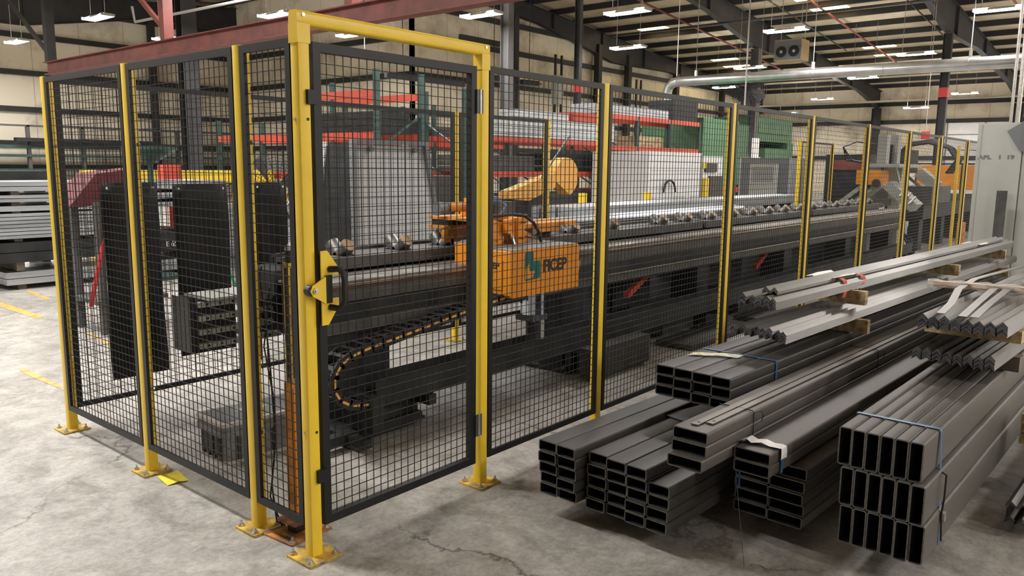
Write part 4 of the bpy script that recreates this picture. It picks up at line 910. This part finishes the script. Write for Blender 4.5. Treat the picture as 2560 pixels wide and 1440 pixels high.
MB().cyl((0, 0, 1.55), (0, 0, 1.72), .08, 16, r2=.34).cyl((0, 0, 1.72), (0, 0, 1.76), .34, 16).obj('basket', 'rack_green', t, smooth=True)
MB().cyl((0, 0, 0), (0, 0, 1.55), .035, 8).cyl((0, 0, 0), (0, 0, .05), .3, 12).obj('stem', 'rack_green', t)

# left storage: galvanised tube stacks lying along the aisle
def slab(x0, x1, y0, y1, z0, z1, label, mats='galv', n=3, group='steel packs in the left aisle'):
    t_ = thing('steel_pack', label, 'steel pack', (0, 0, 0), group=group); h_ = (z1 - z0) / n
    for k in range(n):
        MB().box(x0 + .03 * random.random(), x1, y0 + .01 * random.random(), y1, z0 + k * h_ + .004, z0 + (k + 1) * h_ - .004).obj('profile', mats, t_)
ys = 8.2
PK = [(-3.0, 3.4, .62, .93, 'ribbed galvanised pack, second layer of the left aisle stack', 'galv', 7), (-3.0, 4.1, .33, .58, 'dark stamped steel beam pack near the bottom of the left aisle stack', 'machine_dark', 2),
      (1.55, 4.4, .06, .22, 'single bright galvanised channel low in the left aisle', 'galv', 2), (-3.0, 4.4, .95, 1.02, 'thin galvanised pack under the top beams of the left aisle', 'galv', 1),
      (-3.0, 4.5, 1.06, 1.15, 'galvanised beam pack fourth layer of the left aisle', 'galv', 2), (-3.0, 4.5, 1.19, 1.31, 'uppermost bright galvanised beams of the left aisle', 'galv', 2)]
for xa, xb, za, zb, lb, mt_, n_ in PK: slab(xa, xb, ys, ys + .9, za, zb, lb, mt_, n_)
me = text_mesh('E 65 U 19', .13, 'paper', .001, .001, 'painted_marks')
for p_ in (2.6, 3.55):
    o = link('painted_marks', me, bpy.data.objects['steel_pack.001'], (p_, ys - .006, .40)); o.rotation_euler = (math.pi / 2, 0, 0); o.scale = (.7, .8, 1)
for x in (-1.5, 1.7, 3.9):
    m_ = MB()
    for z0_, z1_ in ((0, .055), (.225, .33), (.585, .615), (.93, .95), (1.02, 1.06), (1.15, 1.19)): m_.box(x, x + .09, ys + .05, ys + .95, z0_, z1_)
    tag(m_.obj('spacer_timbers', 'wood_dark'), {-1.5: 'dark spacer timbers between the layers, outside the left edge', 1.7: 'dark spacer timbers between the layers at the left edge', 3.9: 'dark spacer timbers behind the leaning stand'}[x], 'timber')
slab(4.6, 6.9, 8.0, 9.0, .0, .95, 'galvanised pack behind the middle black sheet', 'galv', 6)
tag(MB().box(-2, 2.6, 9.4, 9.9, 1.2, 1.42).box(-1.9, -1.8, 9.4, 9.9, 0, 1.2).box(2.4, 2.5, 9.4, 9.9, 0, 1.2).obj('stock_shelf', 'machine_dark'), 'dark shelf of stock behind the left galvanised beams', 'shelf')
tag(MB().box(3.6, 6.85, 10.5, 11.0, 1.2, 1.42).box(3.7, 3.8, 10.5, 11, 0, 1.2).box(6.7, 6.8, 10.5, 11, 0, 1.2).obj('yellow_rail_rack', 'yellow'), 'yellow steel rack beam behind the left mesh panels', 'rack')
tag(MB().box(5.98, 6.26, 9.2, 9.4, 1.2, 1.52).box(6.1, 6.15, 9.3, 9.35, 0, 1.2).obj('red_machine_box', 'rack_red', None, (-1.9, 0, 0)), 'red machine box beside the second left post', 'machine')
# wall ladder rack of green bars on the left wall
t = thing('wall_bar_rack', 'grey green cantilever rack of bars on the far left wall', 'rack', (0, 0, 0))
m_ = MB()
for z in (2.1, 1.75, 1.2): m_.box(6, 22, 31.5, 32.4, z - .05, z + .05)
m_.obj('shelf', 'rack_green', t); m_ = MB()
for k in range(8): m_.box(8 + 2 * k, 8.12 + 2 * k, 31.6, 31.75, 0, 2.9)
m_.box(6, 22, 31.6, 31.7, 2.85, 2.92); m_.obj('upright', 'column_grey', t)
MB().box(9.5, 15, 31.2, 31.5, 2.28, 2.42).box(10, 18, 31.3, 31.5, 2.15, 2.25).obj('bar_stock', 'machine_dark', t)

# pallet racks with red beams
def rack(name_lbl, x0, y0, axis, spans, levels, dp=1.1, ph=3.0, load=None):
    phs = ph if isinstance(ph, (list, tuple)) else [ph] * (len(spans) + 1)
    t_ = thing('pallet_rack', name_lbl, 'pallet rack', (x0, y0, 0), group='green and red pallet racks')
    pos = [0]
    for s_ in spans: pos.append(pos[-1] + s_)
    def B(a0, a1, b0, b1, z0, z1):
        return (a0, a1, b0, b1, z0, z1) if axis == 'x' else (b0, b1, a0, a1, z0, z1)
    for p_, ph in zip(pos, phs):
        u_ = MB()
        for b0 in (0, dp): u_.box(*B(p_ - .045, p_ + .045, b0 - .04, b0 + .04, 0, ph))
        for k in range(int(ph / .8)):
            z = .2 + .8 * k; pa = (p_, 0, z) if axis == 'x' else (0, p_, z); pb = (p_, dp, z + .6) if axis == 'x' else (dp, p_, z + .6); u_.bar(pa, pb, .03, .03)
        for k in range(int(ph / .12)): u_.box(*B(p_ - .012, p_ + .012, -.0415, -.040, .08 + k * .12, .12 + k * .12), 1)
        u_.obj('upright_frame', ['rack_green', 'rubber'], t_)
    for k in range(len(spans)):
        for z in levels:
            if axis == 'y' and z > 2.5 and k: continue
            for b0 in (-.04, dp - .02): MB().box(*B(pos[k] + .045, pos[k + 1] - .045, b0, b0 + .05, z - .06, z + .06)).obj('beam', 'rack_red', t_)
    return t_
rack('pallet rack run with red beams and green uprights right of the leaning panel', 9.9, 8.5, 'x', [2.6, 2.6], [1.38, 2.10], ph=[3.05, 2.15, 2.15])
rack('pallet rack run with red beams left of the white lathe', 15.3, 8.9, 'x', [1.8, 1.8, 1.8], [1.36, 2.05, 2.85], ph=[2.9, 2.9, 2.9, 2.9])
rack('pallet rack with red beams behind the corner post and fan', 7.0, 7.75, 'y', [2.45, 2.45], [1.33, 2.03, 2.72], dp=1.0, ph=[3.1, 3.1, 2.4])
rack('tall pallet rack with red beams near the back wall', 9.4, 11.6, 'x', [2.7, 2.7], [2.05], ph=3.0)
# loads on the racks
def load(x, y, z, dx, dy, dz, mats, label, cat='box', n=1, grp=None):
    t_ = thing('rack_load' if cat == 'steel pack' else 'stored_box', label, cat, (x, y, z), group=grp)
    for k in range(n): MB().box(0, dx, 0, dy, dz * k / n + .004, dz * (k + 1) / n - .004).obj('layer', mats, t_)
load(10.6, 8.45, 2.17, 4.7, .9, .42, 'galv', 'long galvanised profiles stacked on the top rack level', 'steel pack', 5)
load(11.4, 8.5, 2.60, 2.0, .4, .16, 'galv', 'short galvanised pack on the long galvanised profiles', 'steel pack', 2)
load(13.6, 8.5, 2.60, 1.6, .6, .22, 'rack_red', 'spare red beams lying above the galvanised profiles', 'steel pack', 2)
load(10.1, 8.62, 1.43, 2.2, .85, .35, 'machine_mid', 'dark steel parts box on the middle rack shelf', 'box', 3)
load(12.7, 8.62, 1.43, 2.2, .85, .42, 'machine_dark', 'black slotted crate on the middle rack shelf', 'box', 3)
load(10.1, 8.62, 0, 2.2, .85, .95, 'machine_dark', 'dark steel sections on the floor level of the rack', 'steel pack', 7)
load(12.7, 8.62, 0, 2.2, .85, .95, 'machine_mid', 'grey steel sections on the floor level of the rack', 'steel pack', 7)
load(15.45, 9.02, 1.42, 1.5, .85, .35, 'frame_grey', 'grey bins on the rack left of the white lathe', 'box', 2)
load(17.25, 9.02, 2.11, 1.5, .85, .3, 'wood', 'pale timber pack on the rack above the white lathe', 'box', 2)
load(15.3, 8.95, 2.91, 3.6, .9, .25, 'galv', 'galvanised sections on the top of the rack left of the duct', 'steel pack', 2)
load(19.3, 9.02, 2.91, 1.5, .85, .6, 'machine_dark', 'black grid crate on top of the rack beside the duct', 'box', 4)
load(15.45, 9.02, 0, 1.5, .85, 1.0, 'beam_red', 'dark red steel cabinet on the rack floor level', 'box', 2)
load(7.12, 7.9, 1.39, .75, 2.1, .36, 'machine_mid', 'grey machine parts on the rack behind the leaning panel', 'box', 3)
load(7.12, 10.35, 1.39, .75, 2.1, .3, 'frame_grey', 'grey bins on the rack behind the fan', 'box', 2)
load(7.12, 7.9, 2.09, .75, 2.1, .35, 'machine_dark', 'dark motors on the upper rack behind the gate latch tab', 'box', 3)
load(7.12, 10.35, 0, .75, 2.1, .95, 'yellow', 'yellow guards stored on the rack floor behind the fan', 'box', 2)
load(7.12, 7.9, 0, .75, 2.1, .9, 'machine_dark', 'dark steel stock on the rack floor behind the leaning panel', 'box', 3)
load(9.55, 11.75, 2.11, 2.4, .8, .5, 'machine_dark', 'dark steel stock on the tall rack by the back wall, left bay', 'steel pack', 4)
load(12.25, 11.75, 2.11, 2.4, .8, .4, 'machine_mid', 'grey steel stock on the tall rack by the back wall, right bay', 'steel pack', 4)
# band saw in orange-yellow
t = thing('band_saw', 'amber band saw with round wheel guard behind the rear fence', 'band saw', (0, 0, 0))
pts = [(7.74 + .275 * math.cos(a_), 1.41 + .275 * math.sin(a_)) for a_ in [math.radians(d_) for d_ in range(-75, 196, 15)]]
MB().prism(pts, 'y', 4.4, 4.6).obj('wheel_guard', 'saw_amber', t)
MB().prism([(6.40, 1.12), (6.85, 1.08), (7.46, 1.26), (7.46, 1.46), (6.9, 1.33), (6.40, 1.21)], 'y', 4.4, 4.58).obj('saw_arm', 'saw_amber', t)
MB().box(6.9, 7.4, 4.45, 4.7, .8, 1.15).obj('saw_frame', 'rubber', t)
MB().bar((7.1, 4.38, 1.40), (7.75, 4.38, 2.0), .02, .02).obj('lift_rod', 'machine_mid', t)
MB().box(6.6, 8.0, 4.4, 5.0, 0, .8).obj('saw_base', 'machine_dark', t)
MB().box(7.5, 8.0, 4.3, 4.4, .75, .98).obj('yellow_guard', 'paper_yellow', t)
tag(MB().box(9.6, 9.72, 5.4, 5.5, .0, 1.1).obj('bollard', 'yellow'), 'short yellow bollard right of the band saw', 'bollard')
tag(MB().box(9.75, 9.85, 4.2, 4.3, .0, 1.15).obj('bollard', 'yellow'), 'slim yellow bollard before the dark red rack cabinet', 'bollard')
# lathe
t = thing('white_lathe', 'white machining centre with sloped panels behind the rollers', 'machining centre', (14.2, 6.8, 0))
MB().box(0, 2.6, 0, 1.55, .62, 1.92).obj('housing', 'white_mach', t)
MB().box(2.6, 4.0, .1, 1.6, .5, 1.86).obj('tool_housing', 'white_mach', t)
for k in range(5): MB().box(.05, 2.5, -.006, 0, .85 + .21 * k, .862 + .21 * k).obj('panel_seam', 'grey_side', t)
MB().box(2.56, 2.62, -.01, 0, .6, 1.9).obj('door_gap', 'frame_grey', t)
MB().box(2.95, 3.6, .05, .1, 1.45, 1.68).obj('control_screen', 'black_gloss', t)
MB().box(3.2, 3.95, .04, .1, .3, 1.35).obj('control_panel', 'black_gloss', t)
MB().box(.0, .75, -.05, 1.5, .1, .62).obj('chip_tank', 'frame_grey', t)
MB().box(.8, 3.0, .1, 1.5, 0, .60).obj('base', 'black_gloss', t)
MB().box(.8, 1.3, -.3, .1, .12, .42).box(1.7, 2.9, -.2, .2, .12, .3).obj('coolant_tray', 'blue', t)
MB().path([(.85 + .28 * math.cos(a_), -.08, .98 + .28 * math.sin(a_)) for a_ in [math.radians(d_) for d_ in range(0, 200, 20)]], .025, 8).obj('coolant_hose', 'hose', t)
MB()._add([(1.35, -.3, .2), (1.75, -.3, .2), (1.6, -.2, 1.0), (1.35, -.2, 1.0)], [(0, 1, 2, 3)]).obj('draped_cloth', 'paper', t)
MB().box(2.75, 2.95, -.05, .05, .7, 1.3).obj('yellow_stripe_panel', 'yellow', t)
MB().box(2.65, 2.85, -.006, .1, 1.55, 1.68).obj('warning_label', 'paper_yellow', t)
# green presses
t = thing('press_brake', 'large green hydraulic press left of the grey column', 'press', (21.2, 9.0, 0))
MB().box(0, 2.6, 0, 2.2, .4, 3.1).obj('left_frame', 'press_green', t)
MB().box(2.6, 5.2, .8, 2.2, 1.3, 3.1).obj('ram', 'press_green', t)
MB().box(2.6, 5.2, .3, .8, 1.0, 1.35).obj('tool_beam', 'press_green', t)
MB().box(0, 5.2, .1, 2, 0, .95).obj('bed', 'machine_dark', t)
MB().box(.05, 5.1, -.02, .05, .75, .92).obj('red_stripe', 'rack_red', t)
MB().path([(2.9, .1, 1.9), (3.5, .0, 1.9), (3.7, .2, 2.2)], .03, 6).obj('pipe', 'rail_steel', t)
t = thing('press_brake', 'second green press right of the grey column', 'press', (34.6, 13.2, 0)); t.scale = (1.0, 1.0, 1.14)
MB().box(0, 5.0, 0, 2, 2.5, 3.5).obj('crown', 'press_green', t)
MB().box(.5, 4.5, -.1, 0, 2.85, 3.2).obj('nameplate_bar', 'press_green', t)
MB().box(-.1, .7, 0, 2, 0, 2.5).obj('side_frame', 'press_green', t); MB().box(4.4, 5.2, 0, 2, 0, 2.5).obj('side_frame', 'press_green', t)
MB().prism([(0.2, .7), (4.0, .7), (4.0, 1.2), (3.2, 2.2), (.2, 2.2)], 'y', -.6, -.1).obj('front_guard', 'press_green', t)
MB().box(.7, 4.4, 1.0, 1.2, .3, 2.5).obj('dark_gap', 'rubber', t)
MB().box(0, 5, -.3, 2, 0, .6).obj('bed', 'machine_dark', t)
MB().box(.1, 4.9, -.62, -.3, .45, .68).obj('red_stripe', 'rack_red', t)
# notice boxes on grey column
tag(MB().box(-.26, .26, -.12, 0, 0, .85).obj('switch_box', 'white_mach', None, (32.9, 12.35, 2.05)), 'white switch box on the grey column between the presses', 'switch box')
tag(MB().box(-.35, .35, -.15, 0, 0, .9).obj('hung_cloth', 'paper', None, (32.9, 12.3, 1.15)), 'white cloth hung under the switch box on the column', 'cloth')
tag(MB().box(24.2, 26.2, 7.6, 8.4, .75, 1.3).box(24.3, 26.1, 7.7, 8.3, .0, .7).obj('cardboard_box', 'cardboard'), 'tan cardboard boxes stacked in front of the green press', 'box')
# vented cabinet
t = thing('vented_cabinet', 'grey enclosure with white louvred air unit behind the far rollers', 'cabinet', (14.8, 3.75, 0), math.radians(0))
MB().box(0, 1.0, 0, 1.15, 0, 1.78).obj('cabinet_body', 'frame_grey', t)
a_ = MB().box(-.12, 0, .28, .86, .35, 1.66).obj('air_unit', 'grey_paint', t)
for k in range(9): MB().box(-.125, -.12, .34, .80, 1.28 + .036 * k, 1.296 + .036 * k).obj('louvre', 'frame_grey', a_)
for k in range(7):
    for yy in (.33, .66): MB().box(-.125, -.12, yy, yy + .14, .50 + .05 * k, .52 + .05 * k).obj('louvre', 'frame_grey', a_)
for yy in (0, 1.10): MB().box(-.02, 0, yy, yy + .05, 0, 1.78).obj('edge_post', 'galv', t)
tag(MB().box(17.6, 18.6, 3.0, 4.0, 0, 1.9).box(17.59, 17.6, 3.1, 3.9, 1.55, 1.8).obj('dark_cabinet', 'machine_dark'), 'tall dark cabinet right of the vented enclosure', 'cabinet')
tag(MB().box(-.01, 0, 0, .75, 0, .22).obj('red_sign', 'beam_red', None, (17.58, 3.1, 1.55)), 'dull red sign on the tall dark cabinet', 'sign')
t = thing('stacked_profiles', 'leaning galvanised profiles beside the dark cabinet', 'steel profiles', (16.8, 4.15, 0))
for k in range(3): MB().bar((.1 * k, .1 * k, 0), (.1 * k + .25, .12 * k, 1.9), .07, .04).obj('profile', 'galv', t)
# orange container far right, red extinguisher sign
t = thing('orange_curtain', 'orange welding curtain on a frame near the far end wall', 'curtain', (33.0, 2.4, 0))
MB().box(0, .03, 0, 3.2, .82, 1.75).obj('curtain', 'orange', t)
for k in range(3): MB().cyl((0, .0 + 1.6 * k, 0), (0, 1.6 * k, 1.85), .03, 8).obj('frame_leg', 'machine_dark', t)
MB().box(0, .04, 0, 3.2, 1.78, 1.84).obj('top_rail', 'machine_dark', t)
tag(MB().box(-.03, 0, -.14, .14, 0, .28).obj('red_sign', 'poster_red', None, (30.0, 4.71, 2.66)), 'small red sign hung left of the red banded column', 'sign')
tag(MB().path([(29.985, 4.71, 2.94), (29.985, 4.71, roofz(30))], .012, 5).obj('sign_wire', 'zinc'), 'wire holding the small red sign', 'wire')

# ------------------------------------------------------------------ overhead things
t = thing('air_duct', 'round silver ventilation duct hung across the hall', 'duct', (0, 0, 0))
D1 = Vector((24.0, 11.45, 4.55)); D2 = Vector((20.0, -6, 4.02))
dd = (D2 - D1)
MB().path([D1 + dd * k / 8 for k in range(9)], .165, 24).obj('duct_run', 'duct', t, smooth=True)
MB().path([D1, D1 + Vector((.02, .22, -.03)), D1 + Vector((.03, .38, -.16)), D1 + Vector((.03, .44, -.38)), D1 + Vector((.03, .44, -.7)), D1 + Vector((.03, .44, -2.55))], .165, 24).obj('elbow', 'duct', t, smooth=True)
for k in range(8):
    p = D1 + dd * (k + .35) / 8
    MB().path([p - dd.normalized() * .02, p + dd.normalized() * .02], .172, 24).obj('joint_ring', 'duct', t, smooth=True)
    if k % 2 == 0: MB().cyl(p + Vector((0, 0, .16)), Vector((p.x, p.y, roofz(p.x))), .012, 6).box(p.x - .05, p.x + .05, p.y - .03, p.y + .03, p.z + .15, p.z + .34).obj('hanger', 'zinc', t)
t = thing('crane_beam', 'dull red steel crane beam running towards the camera at upper left', 'beam', (0, 0, 0))
bx, bz = 6.35, 3.66
p0 = Vector((6.35, 19.3, 3.80)); 
MB().box(bx - .11, bx + .11, -4, 19.3, bz + .28, bz + .30).box(bx - .11, bx + .11, -4, 19.3, bz, bz + .02).box(bx - .01, bx + .01, -4, 19.3, bz + .02, bz + .28).obj('beam', 'beam_red', t)
for y in (2.5, 7.5, 13.3): MB().box(bx - .10, bx + .10, y - .09, y + .09, bz + .3, roofz(bx) - .6).obj('hanger_post', 'beam_red', t); MB().bar((bx, y + .05, bz + .5), (bx - .1, y + 1.4, bz + 1.6), .08, .08).obj('hanger_brace', 'beam_red', t)
MB().box(bx - .10, bx + .10, 19.0, 19.2, bz + .3, roofz(bx) - .7).bar((bx, 19.2, bz + .5), (bx, 21.5, bz + 2.0), .08, .08).obj('end_post', 'column', t)
t = thing('roof_heater', 'boxy tan unit heater with two round fans hung under the roof', 'heater', (24.6, 7.83, 5.08), math.radians(0))
MB().box(0, .7, -.45, .45, 0, .66).obj('heater_casing', 'cardboard', t)
MB().box(-.012, 0, -.44, .44, .02, .64).obj('front_panel', 'frame_grey', t)
for yy in (-.21, .21):
    f_ = MB().cyl((-.02, yy, .28), (-.012, yy, .28), .18, 20).obj('fan_ring', 'black_gloss', t, smooth=True); MB().cyl((-.03, yy, .28), (-.02, yy, .28), .05, 12).obj('fan_hub', 'grey_paint', f_)
for yy in (-.4, .4): MB().cyl((.4, yy, .66), (.4, yy, roofz(24.6) - 5.08), .012, 6).obj('hanger_rod', 'zinc', t)
t = thing('ceiling_fan', 'big dark round fan mounted on the grey column below the duct', 'fan', (31.8, 12.2, 4.85))
fm = MB()
for k in range(9): fm.path([(-.1, (.1 + .085 * k) * math.cos(a_), (.1 + .085 * k) * math.sin(a_)) for a_ in [2 * math.pi * j / 28 for j in range(29)]], .012, 4)
for k in range(16): a_ = 2 * math.pi * k / 16; fm.cyl((-.1, .1 * math.cos(a_), .1 * math.sin(a_)), (-.1, .8 * math.cos(a_), .8 * math.sin(a_)), .010, 4)
fm.obj('guard', 'column', t)
for k in range(5): a_ = k * 1.257; MB()._add([(0, .1 * math.cos(a_), .1 * math.sin(a_)), (.1, .7 * math.cos(a_ - .35), .7 * math.sin(a_ - .35)), (-.05, .7 * math.cos(a_ + .35), .7 * math.sin(a_ + .35))], [(0, 1, 2)]).obj('blade', 'column', t)
MB().cyl((0, 0, 0), (1.3, 0, 0), .12, 12).obj('motor', 'column', t)
# sprinkler pipes
for k, (x0, y0, x1, y1, lb) in enumerate(((24, 3, 44, 3.0, 'thin dark red sprinkler pipe crossing the purlins, nearest'), (20, 9.5, 46, 9.5, 'thin dark red sprinkler pipe crossing the purlins, middle'), (22, 15.5, 44, 15.5, 'thin dark red sprinkler pipe crossing the purlins near the back wall'),
                                 (20, 6.3, 40, 6.3, 'slim dark conduit under the purlins'), (22, 10.9, 40, 10.9, 'second slim dark conduit under the purlins'), (24, -.6, 40, -.6, 'third slim dark conduit under the purlins at upper right'))):
    n = 10; tag(MB().path([(x0 + (x1 - x0) * j / n, y0, roofz(x0 + (x1 - x0) * j / n) - .07) for j in range(n + 1)], .045 if k < 3 else .03, 6).obj('sprinkler_pipe' if k < 3 else 'conduit', 'pipe_red' if k < 3 else 'column'), lb, 'pipe')
for x, lb in ((29.5, 'dark pipe pair crossing under the roof beside the heater'), (44.0, 'pale pipe run low under the far roof')):
    tag(MB().path([(x, -8, 7.4 if x < 40 else 5.15), (x, 18, 7.4 if x < 40 else 5.15)], .05, 6).obj('roof_pipe', 'column' if x < 40 else 'lamp_body'), lb, 'pipe')
tag(MB().path([(7.2, 16.5, 5.1), (7.2, 16.4, 4.75), (7.6, 14, 4.85), (9.0, 4, 5.2)], .03, 6).obj('pale_conduit', 'lamp_body'), 'bent pale conduit under the lamp at upper left', 'pipe')
# gas pipe with vertical pole at the right edge
tag(MB().cyl((11.2, -.62, 2.1), (11.2, -.62, 8.0), .02, 8).cyl((11.2, -.70, 1.9), (11.2, -.70, 3.6), .03, 8).obj('vertical_conduit', 'zinc'), 'upright zinc conduit rising from behind the grey cabinet', 'pipe')
for (u, v0, v1, x, lb) in ((1700, 0, 185, 18, 'thin hanger rod above the duct elbow'), (1876, 0, 280, 18.5, 'white hanger rod left of the grey column')):
    d = ray(u, v0); 
    p = CAMLOC + d * ((x - CAMLOC.x) / d.x)
    tag(MB().cyl((p.x, p.y, 4.0 if u == 1700 else 3.1), (p.x, p.y, roofz(p.x)), .012 if u == 1700 else .02, 6).obj('hanger_rod', 'lamp_body'), lb, 'rod')
# wall equipment silhouettes: vertical strut groups and spring balancers on the back wall
for k, (x, y, z0, z1, lb) in enumerate(((22.9, 18.6, 2.5, 6.3, 'pair of thin dark struts on the back wall, left'), (26.3, 18.6, 2.5, 6.3, 'thin dark struts beside the winch on the back wall'), (34.3, 19.4, 3, 6.0, 'dark struts on the back wall behind the duct elbow'), (37.5, 19.4, 3, 6.0, 'last dark struts on the back wall before the corner'))):
    tag(MB().box(x, x + .08, y, y + .08, z0, z1).box(x + .45, x + .53, y, y + .08, z0, z1).obj('wall_strut', 'column'), lb, 'strut')
tag(MB().box(26.0, 26.5, 18.3, 18.6, 4.6, 5.4).box(26.05, 26.45, 18.3, 18.6, 4.2, 4.6).obj('winch_box', 'lamp_body'), 'pale winch box hung on struts against the back wall', 'winch')
for k, (x, lb) in enumerate(((21.8, 'dark coil balancer between struts, left'), (24.0, 'dark coil balancer between struts, right'), (16.0, 'dark coil balancer seen over the gate, right one'), (14.4, 'dark coil balancer seen over the gate, left one'))):
    y = 18.6 if x > 19 else 17.5
    tag(MB().cyl((x, y, 4.95), (x + 1.1, y, 4.98), .11, 10).cyl((x - .2, y, 4.95), (x + 1.3, y, 4.97), .03, 6).cyl((x + .5, y, 5.0), (x + .5, y, roofz(x + .5) + .2), .015, 5).obj('coil_balancer', 'column'), lb, 'balancer')
tag(MB().box(15.9, 19.6, 17.6, 17.75, 4.35, 4.5).obj('strut_beam', 'column'), 'dark horizontal beam holding the balancers over the gate', 'beam')
tag(MB().box(20.5, 23.5, 18.65, 18.8, 6.2, 6.4).obj('strut_beam', 'column'), 'dark horizontal beam between column and back wall', 'beam')
